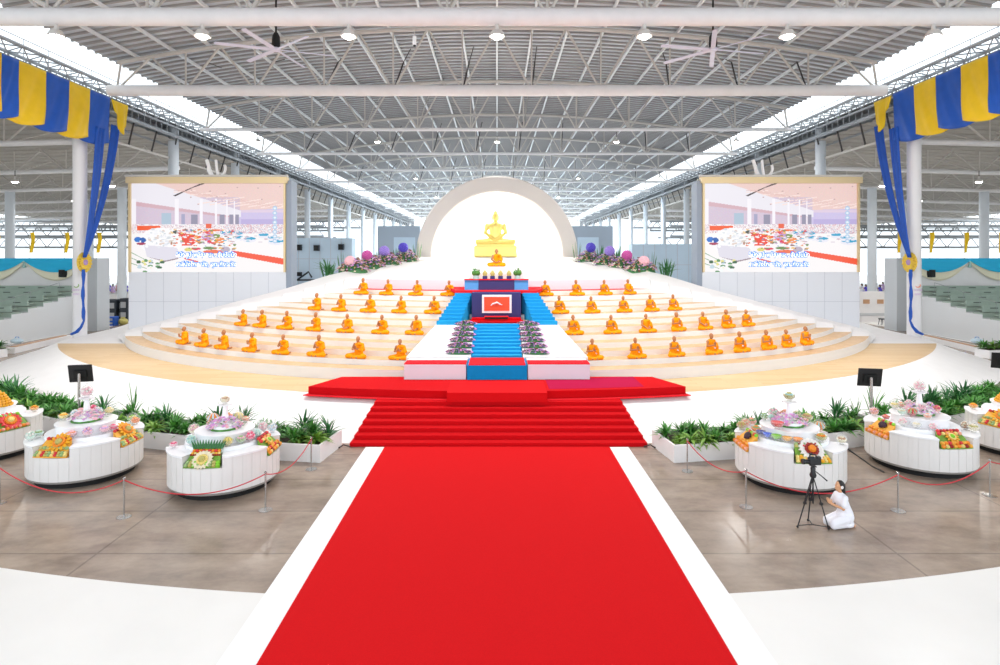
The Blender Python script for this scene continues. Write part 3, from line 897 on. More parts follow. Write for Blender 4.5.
zz((730, 390), Z6, [  # table D
    (362, 25, 2, 1, 'olive', 'teal', 'D', 0, 1.15), (225, 90, 1, 0, 'pink', 'mint', 'D', 0, 1.2), (300, 135, 1, 1, 'coral', 'brown', 'D', 0, 1.2),
    (505, 130, 1, 1, 'olive', 'brown', 'D', 0, 1.2), (175, 135, 1, 0, 'green', 'mint', 'D', 0, .8), (230, 155, 1, 2, 'teal', 'mint', 'D', 0, .7),
    (430, 185, 1, 1, 'pink', 'coral', 'D', 0, .8), (410, 75, 1, 0, 'green', 'cream', 'D'),
    (130, 160, 0, 1, 'coral', 'green', 'D', 0, 1.1), (72, 180, 0, 0, 'coral', 'cream', 'D', 1), (65, 215, 0, 2, 'olive', 'brown', 'D'),
    (282, 205, 1, 3, 'red', 'red', 'D', 0, 1.3), (150, 235, 0, 1, 'orange', 'green', 'D'), (160, 278, 0, 3, 'navy', 'navy', 'D', 0, .9), (205, 280, 0, 3, 'blue', 'blue', 'D', 0, .9),
    (257, 288, 0, 3, 'lime', 'lime', 'D'), (315, 297, 0, 3, 'amber', 'amber', 'D', 0, .95), (372, 315, 0, 3, 'orange', 'orange', 'D', 0, .95),
    (555, 215, 0, 2, 'orange', 'teal', 'D', 1, 1.2), (595, 190, 0, 0, 'cream', 'mint', 'D', 1), (650, 268, 0, 1, 'cream', 'brown', 'D', 1), (690, 245, 0, 1, 'brown', 'cream', 'D', 1),
    (607, 300, 0, 1, 'olive', 'orange', 'D', 0, 1.1)])
zz((860, 370), 5.543, [  # table E
    (335, 80, 2, 0, 'pink', 'white', 'E', 1, 1.15), (130, 185, 1, 1, 'cream', 'yellow', 'E', 1), (215, 145, 1, 0, 'pink', 'white', 'E'),
    (230, 190, 1, 1, 'coral', 'cream', 'E', 0, .9), (310, 175, 1, 1, 'brown', 'pink', 'E'), (470, 180, 1, 0, 'pink', 'lilac', 'E'), (295, 232, 1, 2, 'red', 'green', 'E'),
    (215, 235, 1, 1, 'mint', 'cream', 'E', 0, .9), (415, 215, 1, 0, 'coral', 'hotpink', 'E', 0, .85), (375, 255, 1, 1, 'coral', 'white', 'E', 0, .8),
    (68, 230, 0, 0, 'coral', 'pink', 'E', 1), (165, 262, 0, 1, 'red', 'coral', 'E', 0, .8), (240, 290, 0, 0, 'white', 'pink', 'E', 0, .9), (315, 300, 0, 1, 'white', 'cream', 'E', 0, .9), (390, 308, 0, 0, 'pink', 'white', 'E', 0, .8),
    (555, 225, 0, 1, 'coral', 'green', 'E'), (515, 245, 0, 0, 'mint', 'white', 'E', 0, .9), (605, 280, 0, 1, 'cream', 'olive', 'E', 1, 1.1), (575, 297, 0, 0, 'brown', 'cream', 'E', 1, .9)])
zz((0, 370), 5.543, [  # table B
    (475, 100, 2, 0, 'pink', 'white', 'B', 1, 1.2), (340, 195, 1, 1, 'pink', 'coral', 'B', 0, 1.1), (505, 195, 1, 0, 'pink', 'hotpink', 'B', 0, 1.1), (370, 222, 1, 1, 'yellow', 'amber', 'B'),
    (585, 215, 1, 1, 'yellow', 'cream', 'B'), (430, 240, 1, 0, 'white', 'paleblue', 'B'), (530, 235, 1, 0, 'paleblue', 'white', 'B'),
    (430, 297, 0, 1, 'pink', 'white', 'B'), (520, 285, 0, 0, 'pink', 'white', 'B'), (405, 350, 0, 1, 'pink', 'coral', 'B'), (485, 340, 0, 0, 'pink', 'lilac', 'B'), (572, 325, 0, 1, 'pink', 'lilac', 'B'),
    (645, 320, 0, 1, 'hotpink', 'pink', 'B', 0, .9), (185, 332, 0, 0, 'mint', 'white', 'B'), (225, 350, 0, 1, 'mint', 'green', 'B'), (275, 292, 0, 0, 'teal', 'cream', 'B', 1), (250, 258, 0, 0, 'paleblue', 'white', 'B', 1),
    (685, 245, 0, 1, 'lime', 'yellow', 'B', 1), (750, 280, 0, 1, 'orange', 'coral', 'B', 1)])
for key in ('A', 'F'):
    x, y, rot, lab, sh = TABS[key]
    s = 1 if key == 'A' else -1
    for a, tier, ca, cb in ((60, 0, 'coral', 'red'), (118, 0, 'mango', 'orange'), (40, 1, 'olive', 'green')):
        r = {0: 1.2, 1: .6}[tier]; z = TZ + .031 if tier == 0 else MZ + .001
        BOWLS.append([x + s * r * sin(radians(a)), y - r * cos(radians(a)), z, tier, 1, ca, cb, key, 0, 1.])
# push overlapping bowls apart
for _ in range(60):
    for i, p in enumerate(BOWLS):
        for q in BOWLS[:i]:
            if p[7] == q[7] and p[3] == q[3]:
                dx, dy = p[0] - q[0], p[1] - q[1]; d = sqrt(dx * dx + dy * dy) + 1e-6; need = .135 * (p[9] + q[9])
                if d < need:
                    f = (need - d) / d * .5; p[0] += dx * f; p[1] += dy * f; q[0] -= dx * f; q[1] -= dy * f
    for p in BOWLS:
        x, y, rot, lab, sh = TABS[p[7]]
        dx, dy = p[0] - x, p[1] - y; r = sqrt(dx * dx + dy * dy) + 1e-6
        lim = {0: (.99 + .135 * p[9], TR - .13), 1: (.35 + .15 * p[9], MR - .08), 2: (0, .01), 3: (.885, .89)}[p[3]]
        rr = min(max(r, lim[0]), max(lim)); a = atan2(dx, -dy)
        if p[3] == 0:
            rel = (a - radians(rot) + pi / 4) % (pi / 2) - pi / 4; mn = radians(27.5)
            if abs(rel) < mn: a += (mn - abs(rel)) * (1 if rel >= 0 else -1)
        p[0] = x + rr * sin(a); p[1] = y - rr * cos(a)
seen = {}
BN = {0: 'outer rim', 1: 'upper tier', 2: 'top pedestal', 3: 'middle step'}
for key in TABS:
    for tier in (0, 1, 2, 3):
        sel = sorted([p for p in BOWLS if p[7] == key and p[3] == tier], key=lambda p: p[0] / p[1])
        for i, p in enumerate(sel):
            x, y, z, tier, kind, ca, cb, key, lid, sc = p
            sh = TABS[key][4]
            cn = {'cream': 'cream', 'mango': 'yellow', 'paleblue': 'pale blue', 'hotpink': 'bright pink', 'teal': 'pale teal'}.get(ca, ca)
            what = '%s juice bowl' % cn if kind == 3 else '%s sweets bowl' % cn
            lab = '%s on the top pedestal, %s' % (what, sh[7:]) if tier == 2 else '%s, %s from left, %s, %s' % (what, ORD[i], BN[tier], sh[7:])
            t = thing('glass_bowl', lab, 'bowl', (x, y, z), random.uniform(0, 6), 'glass bowls ' + sh); t.scale = (sc * .85,) * 3
            link('glass', bowl_me, t)
            kk = (kind, ca, cb)
            if kk not in sweet_cache: sweet_cache[kk] = sweets(kind, 1).mesh('filling', [M['c_' + ca], M['c_' + cb]], True)
            link('filling', sweet_cache[kk], t)
            if lid: link('lid', lid_me, t)

# orchid sprays on the upper tiers
of, ob = clump(150, (.42, .4), .22, M['leaf'], ['c_orchid', 'c_lilac', 'c_white', 'c_orchid', 'c_pink'], 11, 26, .06, .4)
of2, ob2 = clump(150, (.42, .4), .22, M['leaf'], ['c_pink', 'c_lilac', 'c_orchid', 'c_white', 'c_pink'], 12, 26, .06, .4)
for key in 'BCDE':
    x, y, rot, lab, sh = TABS[key]
    arrangement('orchid_spray', 'ring of %s orchids round pedestal %s' % ('pink and lilac' if key in 'BE' else 'purple', sh), 'flowers',
                (x, y, MZ + .005), of2 if key in 'BE' else of, ob2 if key in 'BE' else ob, 0, 1.05, 'orchid rings on the round tables')
for key in 'BDE':                                     # slender green stems behind the bowls
    pass

# carved fruit displays in the bays ------------------------------------------------


def fruit_display(name, lab, key, ang, style):
    x, y, rot, _, sh = TABS[key]
    a = radians(ang)
    t = thing('fruit_display', lab, 'fruit', (x, y, .875), a, 'carved fruit displays in the table bays')
    # local frame: -Y outward; tray slopes up towards the centre
    RB = .9
    def P(u, v, h=0.): return Vector((u, -(1.37 - v * .36), .03 + v * .37 + h))   # u across, v 0..1 up the slope
    hwid = lambda v: (1.37 - v * .36) * .335
    mb = MB(); n = 8
    mb.add([P(-hwid(0), 0), P(hwid(0), 0), P(hwid(1), 1), P(-hwid(1), 1), P(-hwid(0), 0) * 1 + Vector((0, 0, -.025)), P(hwid(0), 0) + Vector((0, 0, -.025)),
            Vector((hwid(1), -1.01, 0.005)), Vector((-hwid(1), -1.01, .005))], [(0, 1, 2, 3), (4, 7, 6, 5), (0, 4, 5, 1), (1, 5, 6, 2), (2, 6, 7, 3), (3, 7, 4, 0)])
    mb.build('tray', M['leaflight'] if style in ('melon', 'mixed', 'wheel', 'sunflower') else M['c_amber'], t)
    def row(v, cols, r, nm, n=None, h=.02):
        m = MB(); w = hwid(v) - r; n = n or int(2 * w / (r * 1.7)) + 1
        for k in range(n):
            u = -w + 2 * w * k / max(1, n - 1); m.ell(P(u, v, h), (r, r, r * .9), 8, 6, k % len(cols))
        o = m.build(nm, [M['c_' + c] for c in cols], t, True); o['kind'] = 'stuff'
    def pinwheel(u, v, R, c1, c2, c3, npet=16):
        nr = Vector((0, -.70, .71)); ax = Vector((1, 0, 0)); bx = nr.cross(ax)
        c = P(u, v, .05); m = MB()
        for k in range(npet):
            g = 2 * pi * k / npet; d = ax * cos(g) + bx * sin(g); s = nr.cross(d)
            q = [c + d * R * .35 - s * R * .1, c + d * R * .8 - s * R * .13 + nr * .03, c + d * R + nr * .01, c + d * R * .8 + s * R * .13 + nr * .03, c + d * R * .35 + s * R * .1]
            m.add(q + [p - nr * .03 for p in q], [(0, 1, 2, 3, 4), (0, 5, 6, 1), (1, 6, 7, 2), (2, 7, 8, 3), (3, 8, 9, 4)])
        m.build('petals', M['c_' + c1], t)
        m = MB()
        for k in range(14):
            g = 2 * pi * k / 14; d = ax * cos(g) + bx * sin(g); m.ell(c + d * R * .4 + nr * .03, R * .13, 8, 6)
        m.build('petal_ring', M['c_' + c2], t, True)
        m = MB(); m.ell(c + nr * .02, (R * .32, R * .32, R * .3), 14, 8)
        for k in range(9): g = 2 * pi * k / 9; m.ell(c + (ax * cos(g) + bx * sin(g)) * R * .18 + nr * R * .26, R * .1, 6, 5)
        m.build('flower_heart', M['c_' + c3], t, True)
    def leaf_fan(v, n=13):
        m = MB(); w = hwid(v)
        for k in range(n):
            u = -w + 2 * w * k / (n - 1); b0 = P(u, v, .0); d = Vector((u * .5, .1, .3)).normalized()
            m.tube([b0, b0 + d * .1, b0 + d * .22], [.035, .03, .004], 6, 0)
        m.build('leaf_fan', M['leafdark'], t, True)
    if style == 'melon':
        leaf_fan(.98); row(.82, ['orange', 'red'], .045, 'red_fruit_row'); row(.68, ['amber', 'yellow'], .04, 'yellow_fruit_row'); row(.6, ['darkred'], .03, 'dark_fruit_row')
        pinwheel(-.02, .28, .27, 'cream', 'yellow', 'olive', 18)
        for v in (.06, .2): row(v, ['green', 'olive', 'lime'], .055, 'green_fruit_row')
    elif style == 'sunflower':
        for v in (.05, .17, .29): row(v, ['yellow', 'mango'], .05, 'yellow_fruit_row')
        row(.85, ['olive', 'green', 'red'], .05, 'green_fruit_row'); row(.97, ['green', 'darkred'], .05, 'green_fruit_row')
        pinwheel(.04, .6, .34, 'white', 'darkred', 'orange', 20)
    elif style == 'fan':
        pinwheel(.08, .7, .3, 'mango', 'orange', 'olive', 14)
        for v in (.06, .2): row(v, ['green', 'yellow', 'red', 'olive'], .05, 'mixed_fruit_row')
        row(.45, ['olive', 'green'], .055, 'green_fruit_row'); row(.97, ['red', 'darkred'], .05, 'red_fruit_row')
    elif style == 'mixed':
        row(.06, ['orange', 'yellow', 'darkred', 'amber'], .06, 'front_fruit_row'); row(.25, ['amber', 'orange', 'red'], .06, 'middle_fruit_row')
        pinwheel(.0, .55, .2, 'amber', 'yellow', 'lime', 12); row(.8, ['red', 'yellow', 'coral'], .06, 'upper_fruit_row'); row(.97, ['red', 'darkred'], .055, 'red_fruit_row')
    elif style == 'grape':
        row(.06, ['orange', 'coral'], .06, 'front_fruit_row'); row(.3, ['amber', 'orange'], .06, 'middle_fruit_row')
        m = MB()
        for k in range(30):
            g = k * 2.4; q = .13 * sqrt(k / 30); m.ell(P(q * cos(g), .6 + q * sin(g) * 1.2, .05 + .07 * (1 - k / 30)), .035, 7, 5)
        o = m.build('grapes', M['c_grape'], t, True); o['kind'] = 'stuff'
        row(.95, ['lime', 'olive', 'red'], .055, 'green_fruit_row')
    elif style == 'wheel':
        pinwheel(0, .5, .32, 'red', 'orange', 'yellow', 16); row(.06, ['orange', 'coral'], .06, 'front_fruit_row'); row(.95, ['green', 'lime'], .06, 'green_fruit_row')
    return t


fruit_display('', 'carved melon flower with green leaf crown in the table nearest left of carpet', 'C', 1, 'melon')
fruit_display('', 'carved fruit in the right side bay of the table nearest left of the carpet', 'C', 91, 'mixed')
fruit_display('', 'white and red carved sunflower fruit display above the video camera', 'D', -1, 'sunflower')
fruit_display('', 'orange carved fruit in the left side bay of the table behind the camera', 'D', -91, 'grape')
fruit_display('', 'red and yellow carved fruit in the front bay of the second table right', 'E', 4, 'mixed')
fruit_display('', 'carved fruit with dark grapes in the left bay of the second table right', 'E', -86, 'grape')
fruit_display('', 'orange flower fruit display in the front bay of the second table left', 'B', -2, 'fan')
fruit_display('', 'orange and green carved fruit in the right bay of the second table left', 'B', 88, 'fan')
fruit_display('', 'red and yellow fruit wheel in the right bay of the leftmost table', 'A', 68, 'wheel')
fruit_display('', 'red and yellow fruit wheel in the front bay of the leftmost table', 'A', -22, 'mixed')
fruit_display('', 'orange edged carved fruit in the left bay of the rightmost table', 'F', -68, 'fan')
fruit_display('', 'carved fruit in the front bay of the rightmost table', 'F', 22, 'mixed')
for key, side, offs in (('A', 'leftmost', ((.25, .1), (.72, -.1))), ('F', 'rightmost', ((-.15, -.1), (-.62, .1)))):
    x, y, rot, _, sh = TABS[key]
    for i, (dx, dy) in enumerate(offs):
        m = MB(); rnd = random.Random(i)
        for l in range(6):
            R = .30 * (1 - l / 6.5)
            for k in range(max(1, int(2 * pi * R / .085))):
                g = k * .085 / max(R, .05) + l; m.ell((R * cos(g), R * sin(g), .045 + .068 * l), (.05, .05, .045), 7, 5, rnd.randrange(2))
        m.lathe([(.28, 0), (.0, .4)], n=12)
        z = MZ + .002
        if key == 'A': pos = (x + dx * .6 + .1, y + dy, z)
        else: pos = (x + dx * .6, y + dy, z)
        o = m.build('mango_pile', [M['c_mango'], M['c_amber']], None, True); o.location = pos; o.scale = (.9, .9, 1)
        tag(o, 'heaped cone of yellow fruit on the %s table, %s one' % (side, ('left', 'right')[i]), 'fruit', 'fruit cones', 'thing')

# ------------------------------------------------------------------ planters
def plant_mesh(seed, n, L_, wid, spread, up, m):
    rnd = random.Random(seed); f_ = MB()
    for k in range(n):
        a = rnd.uniform(0, 2 * pi); l = L_ * rnd.uniform(.6, 1.15); e = rnd.uniform(*spread)
        d = Vector((cos(a), sin(a), 0)); s = Vector((-sin(a), cos(a), 0)); w = wid * rnd.uniform(.7, 1.2)
        b0 = d * rnd.uniform(0, .05) + Vector((0, 0, rnd.uniform(0, up)))
        prev = []
        vs = []
        for i in range(6):
            q = i / 5; ww = w * (q * 3.2 if q < .3 else (1 - ((q - .3) / .7) ** 2) * .96 + .02)
            c = b0 + d * (l * sin(e) * q * (1 + .25 * q)) + Vector((0, 0, l * (cos(e) * q - .45 * sin(e) * q * q)))
            vs += [c - s * ww * .5 + Vector((0, 0, ww * .18)), c, c + s * ww * .5 + Vector((0, 0, ww * .18))]
        f_.add(vs, [(3 * i + j, 3 * i + j + 1, 3 * i + j + 4, 3 * i + j + 3) for i in range(5) for j in range(2)])
    return f_.mesh('foliage', m, True)


PL = [plant_mesh(1, 46, .55, .085, (.3, 1.2), .25, M['leaf']), plant_mesh(2, 60, .38, .1, (.5, 1.45), .18, M['leaflight']),
      plant_mesh(3, 40, .75, .07, (.15, .95), .35, M['leafdark']), plant_mesh(4, 14, 1.0, .06, (.1, .6), .5, M['leaf']), plant_mesh(5, 64, .45, .09, (.4, 1.4), .2, M['leaf'])]
stem_me = MB().tube([(0, 0, 0), (.01, 0, .3), (0, .02, .55)], [.015, .012, .006], 6).mesh('stem', M['leaf'], True)
PLN = ['bushy green plant', 'low light green plant', 'tall dark green plant', 'tall slender leafy plant', 'broad leafy green plant']
planters = []


def planter(f0, f1, lab, where, dens=1.):
    """white trough along an arc just outside the platform foot"""
    Ri, Ro = 35.75, 37.4; h = .52; n = max(2, int(abs(f1 - f0) / 2.5))
    fm = radians((f0 + f1) / 2); org = Vector(arc((Ri + Ro) / 2, fm, 0))
    t = thing('planter', lab, 'planter', org, 0, 'white planter troughs')
    fs = [radians(f0 + (f1 - f0) * i / n) for i in range(n + 1)]
    def poly(a, b, e=0.):
        e = radians(e) * (1 if f1 > f0 else -1)
        g = [fs[0] + e] + fs[1:-1] + [fs[-1] - e]
        p = [arc(a, q, 0) for q in g] + [arc(b, q, 0) for q in g[::-1]]
        return [(x - org.x, y - org.y) for x, y, z in p]
    w = MB(); wt = .07
    o_, i_ = poly(Ri, Ro), poly(Ri + wt, Ro - wt, .11)
    k = len(o_)
    w.add([(x, y, 0) for x, y in o_] + [(x, y, h) for x, y in o_] + [(x, y, h) for x, y in i_] + [(x, y, h - .12) for x, y in i_],
          [(i, (i + 1) % k, k + (i + 1) % k, k + i) for i in range(k)] + [(k + i, k + (i + 1) % k, 2 * k + (i + 1) % k, 2 * k + i) for i in range(k)] +
          [(2 * k + i, 2 * k + (i + 1) % k, 3 * k + (i + 1) % k, 3 * k + i) for i in range(k)])
    w.build('trough', M['planter'], t)
    s_ = MB(); s_.add([(x, y, h - .1) for x, y in i_], [tuple(range(k))]); s_.build('soil', M['soil'], t)
    rnd = random.Random(int(f0 * 10) + 500)
    L_ = abs(f1 - f0) * pi / 180 * 36.6; m = max(2, int(L_ / .48 * dens)); lst = []
    for i in range(m):
        f = radians(f0 + (f1 - f0) * (i + .5 + rnd.uniform(-.25, .25)) / m)
        for back, R in ((0, 37.0), (1, 36.3)):
            v = rnd.choice([1, 1, 4, 0] if back == 0 else [0, 2, 4, 3, 4, 0, 0, 2])
            p = Vector(arc(R + rnd.uniform(-.12, .12), f + rnd.uniform(-.004, .004), h - .1)); lst.append((p, v, back))
    cnt = {}
    for p, v, back in sorted(lst, key=lambda q: q[0].x / q[0].y):
        i = cnt.get((v, back), 0); cnt[(v, back)] = i + 1
        l = '%s, %s from left, %s row, %s' % (PLN[v], ORD[min(i, 19)], ('front', 'back')[back], where)
        q = thing('leafy_plant', l, 'plant', p, rnd.uniform(0, 6), 'plants in ' + where); s = rnd.uniform(.8, 1.15); q.scale = (s, s, s)
        link('foliage', PL[v], q); link('stem', stem_me, q)


planter(-8.15, -14.2, 'white planter trough with green plants just left of the red stairs', 'planter left of red stairs')
planter(-14.5, -21.5, 'white planter trough behind the two nearest tables left of the carpet', 'planter between left tables')
planter(-21.8, -36, 'long white planter trough along the far left of the concrete', 'far left planter')
planter(8.15, 14.2, 'white planter trough with green plants just right of the red stairs', 'planter right of red stairs')
planter(14.5, 21.5, 'white planter trough behind the two nearest tables right of the carpet', 'planter between right tables')
planter(21.8, 36, 'long white planter trough along the far right of the concrete', 'far right planter')

# ------------------------------------------------------------------ monitors, stanchions, ropes
for px, Y, yaw, lab in ((81, 21.6, .25, 'black monitor on a pole behind the second table left of the carpet'), (869.5, 20.9, -.2, 'black monitor on a pole behind the second table right of the carpet'),
                        (1003, 24.2, -.5, 'black monitor on a pole cut by the right photo edge')):
    X = (px - PX) / F * Y
    t = thing('monitor', lab, 'monitor', (X, Y, 0), yaw + pi)
    X = Matrix.Rotation(radians(14), 4, 'X')
    m = MB(); m.box((0, 0, 0), (.76, .05, .66)); o = m.build('screen_case', M['blk'], t); o.location = (0, .02, 1.98); o.rotation_euler = (radians(-14), 0, 0); md = o.modifiers.new('b', 'BEVEL'); md.width = .012
    m = MB(); m.box((0, 0.05, 0), (.4, .07, .3)); m.box((0, .09, 0), (.14, .05, .14)); q = m.build('back_box', M['blkmat'], t); q.location = (0, .02, 1.96); q.rotation_euler = (radians(-14), 0, 0)
    m = MB(); m.tube([(0, .16, .02), (0, .16, 1.98)], .045, 12); m.tube([(0, .16, 1.98), (0, .02, 1.98)], .03, 8); m.build('pole', M['chrome'], t, True)
    m = MB(); m.lathe([(.24, 0), (.24, .02), (.05, .03), (0, .03)], (0, .16, 0), 20); m.build('base', M['blk'], t, True)
stp = [(-.5, 503), (124, 517), (265.5, 510), (311.3, 469.3), (687.3, 471.3), (746, 507), (898, 511), (989.8, 495.5)]
sn = ['at the left photo edge', 'in front of the second table left', 'in front of the nearest table left of the carpet', 'beside the planter left of the red stairs',
      'beside the planter right of the red stairs', 'left of the camera tripod', 'in front of the second table right', 'near the right photo edge']
tops = []
pm = MB(); pm.lathe([(.02, .012), (.02, .9), (.034, .905), (.034, .93), (.0, .955)], n=12)
bm_ = MB(); bm_.lathe([(.0, .0), (.16, 0), (.16, .012), (.03, .022), (0, .022)], n=24)
pm, bm_ = pm.mesh('post', M['chrome'], True), bm_.mesh('base', M['chrome'], True)
for (px, py), nm in zip(stp, sn):
    p = WZ(px, py, 0); t = thing('stanchion', 'slim steel rope stanchion %s' % nm, 'stanchion', p, 0, 'rope stanchions')
    link('post', pm, t); link('base', bm_, t); tops.append(p + Vector((0, 0, .88)))
far = [tops[0] + Vector((-4, 1.4, 0)), tops[-1] + Vector((4, 2, 0))]
for a, b2, nm, sag in ((far[0], tops[0], 'leaving at the left edge', .35), (tops[0], tops[1], 'before the second table left', .45), (tops[1], tops[2], 'before the nearest table left', .42), (tops[2], tops[3], 'beside the left planter', .3),
                       (tops[4], tops[5], 'beside the right planter', .3), (tops[5], tops[6], 'before the table behind the tripod', .5), (tops[6], tops[7], 'before the second table right', .4), (tops[7], far[1], 'leaving at the right edge', .35)):
    m = MB(); pts = [a.lerp(b2, i / 20) - Vector((0, 0, sag * 4 * (i / 20) * (1 - i / 20))) for i in range(21)]
    m.tube(pts, .014, 6); tag(m.build('barrier_rope', M['rope'], None, True, org=tuple(a)), 'thin red barrier rope hanging between stanchions, %s' % nm, 'rope', 'barrier ropes')
for s, nm in ((-1, 'left'), (1, 'right')):
    m = MB(); m.tube([(s * 4.75, 19.42, .03), (s * 4.95, 19.36, .11), (s * 5.08, 19.34, .03), (s * 5.2, 19.34, .02)], .022, 6)
    tag(m.build('cable', M['dark'], None, True), 'short grey cable on the floor %s of the red stairs' % nm, 'cable')
m = MB(); m.tube([WZ(848, 449, .03), WZ(858, 456, .02), WZ(872, 466, .02), WZ(884, 472, .03)], .02, 6)
tag(m.build('cable', M['dark'], None, True), 'dark cable on the concrete between the two right tables', 'cable')

# ------------------------------------------------------------------ ridge flowers either side of the dome
rf, rb = clump(230, (1.0, .6), .72, M['leafdark'], ['c_orchid', 'c_cream', 'c_purple', 'c_brown', 'c_lilac', 'c_pink', 'c_grape', 'c_deep'], 21, 130, .095)
spk = MB()
rnd = random.Random(5)
for k in range(9):
    a = rnd.uniform(0, 6.28); l = rnd.uniform(.9, 1.7); c = Vector((.18 * cos(a), .18 * sin(a), 0)); d = Vector((cos(a) * .15, sin(a) * .15, 1)) * l
    spk.tube([c, c + d * .4, c + d * .8, c + d], [.05, .06, .04, .006], 6, 0, True, .4)
spk = spk.mesh('blades', M['leafdark'], True)
# positions along the crest, from the outer end to the dome (photo pixels of the left side), depth
crest = [(352, 40.6), (369, 42.2), (386, 44.0), (405, 46.3)]
balls = [('pale pink', 'c_pink'), ('magenta', 'c_magenta'), ('lavender', 'c_lavender'), ('violet', 'c_violet')]
by = [261.5, 255.5, 251, 247.5]
for s, nm in ((-1, 'left'), (1, 'right')):
    for i, (px, Y) in enumerate(crest):
        x = s * (PX - px) / F * Y
        zc = H - ((275.5 - (px - 330) * .19) - PY) / F * Y - .1
        arrangement('flower_bed', 'mound of white and mauve flowers under the %s ball %s of the dome' % (balls[i][0], nm), 'flowers', (x, Y + .3, zc + .0), rf, rb, i * .2, 1.12, 'flower mounds beside the dome')
        t = thing('flower_ball', '%s flower ball on a stem above the flowers %s of the dome' % (balls[i][0], nm), 'ornament', (x + s * .15, Y + .1, zc), 0, 'flower balls beside the dome')
        zb = H - (by[i] - PY) / F * (Y + .1) - zc
        m = MB(); rnd = random.Random(i); R = .36
        m.ell((0, 0, zb), R * .95, 14, 10)
        for k in range(90):
            zq = 1 - 2 * (k + .5) / 90; g = k * 2.39996; q = sqrt(1 - zq * zq); m.ell((R * .92 * q * cos(g), R * .92 * q * sin(g), zb + R * .92 * zq), .065, 6, 5)
        m.build('ball', M[balls[i][1]], t, True)
        m = MB(); m.tube([(0, 0, -.1), (0, 0, zb - R * .8)], .03, 6); m.build('stem', M['leafdark'], t)
    for i, (px, Y) in enumerate(((341, 41.0), (378, 43.6), (395, 45.6), (417, 47.9), (360, 42.0))):
        x = s * (PX - px) / F * Y; zc = H - ((275.5 - (px - 330) * .19) - PY) / F * Y - .15
        t = thing('snake_plant', 'upright dark bladed plant among the flowers %s of the dome, %s towards the dome' % (nm, ORD[[0, 2, 3, 4, 1][i]]), 'plant', (x + s * .1, Y + .9, zc), i, 'bladed plants beside the dome')
        link('blades', spk, t); t.scale = (1, 1, (1.0, 1.0, .95, 1.0, .8)[i])
    x = s * (PX - 331) / F * 39.9
    t = thing('spiky_bush', 'dark green spiky bush at the outer end of the flowers %s of the dome' % nm, 'plant', (x + s * .25, 40.0, 4.72), 0)
    o = link('foliage', PL[2], t); o.scale = (1.5, 1.5, 1.5); o = link('blades', spk, t); o.scale = (1.4, 1.4, .8)

# ------------------------------------------------------------------ hall: trusses, roof, pillars, girders
BZ = H + 11.0; BY0, BS, NB = 27.6, 12.3, 15; PXX = 27.5; RE = 26.0


def zroof(x): return H + 15.7 - 2.3 * (x / 25) ** 2


mb = MB()
ny = 290; Y0r, Y1r = -6.0, 204.0
xs = [-RE + 2 * RE * i / 14 for i in range(15)]
prof = []
for i in range(ny):
    y = Y0r + (Y1r - Y0r) * i / ny; d = (Y1r - Y0r) / ny
    prof += [(y, 0), (y + d * .78, 0), (y + d * .79, -.12), (y + d * .99, -.12)]
prof.append((Y1r, 0))
vs = [(x, y, zroof(x) + dz) for y, dz in prof for x in xs]
mb.add(vs, [(j * 15 + i, (j + 1) * 15 + i, (j + 1) * 15 + i + 1, j * 15 + i + 1) for j in range(len(prof) - 1) for i in range(14)])
mb.m = [1 if (q // 14) % 4 else 0 for q in range(len(mb.f))]
struct(mb.build('ceiling', [M['roof'], M['rib']]), 'arched grey ribbed metal roof of the hall')
for i in range(21):
    x = -24 + 2.4 * i
    mb = MB(); mb.box((x, 100, zroof(x) - .28), (.13, 200, .2)); struct(mb.build('ceiling_purlin', M['purlin'], org=(x, 83, zroof(x))), 'white roof purlin running the length of the hall')
nodes = [-25.3] + [-20.7 + 4.6 * i for i in range(10)] + [25.3]
tops_ = [-25.0] + [-23.0 + 4.6 * i for i in range(11)] + [25.0]
for k in range(NB):
    y = BY0 + BS * k
    t = bpy.data.objects.new('ceiling_truss', None); COL.objects.link(t); t.location = (0, y, 0); struct(t, 'white steel roof truss spanning the hall')
    r = .40 if k < 1 else (.36 if k == 1 else .15)
    mb = MB(); mb.tube([(-25.8, 0, BZ), (25.8, 0, BZ)], r, 16); mb.build('bottom_chord', M['beam'], t, True)
    mb = MB(); mb.tube([(x, 0, zroof(x) - .5) for x in [-25.2 + 50.4 * i / 20 for i in range(21)]], .14, 8); mb.build('top_chord', M['steel'], t, True)
    mb = MB()
    for x in nodes:
        for tx in tops_:
            if abs(tx - x) < 2.6: mb.tube([(x, 0, BZ), (tx, 0, zroof(tx) - .5)], .075, 6)
        if abs(x) < 25: mb.tube([(x, .0, BZ), (x, 0, zroof(x) - .5)], .06, 6)
    mb.build('web', M['steel'], t, True)
    mb = MB()
    for x in nodes[1:-1]:                                # braces running along the hall between trusses
        mb.tube([(x, .1, BZ), (x + .35, 2.2, BZ + 2.6)], .055, 5); mb.tube([(x + .35, 2.2, BZ + 2.6), (x + .6, 3.9, zroof(x) - .4)], .035, 5)
    mb.build('brace', M['dark'] if k % 2 else M['steel'], t, True)
PYS = [BY0 + BS * k for k in range(NB)]
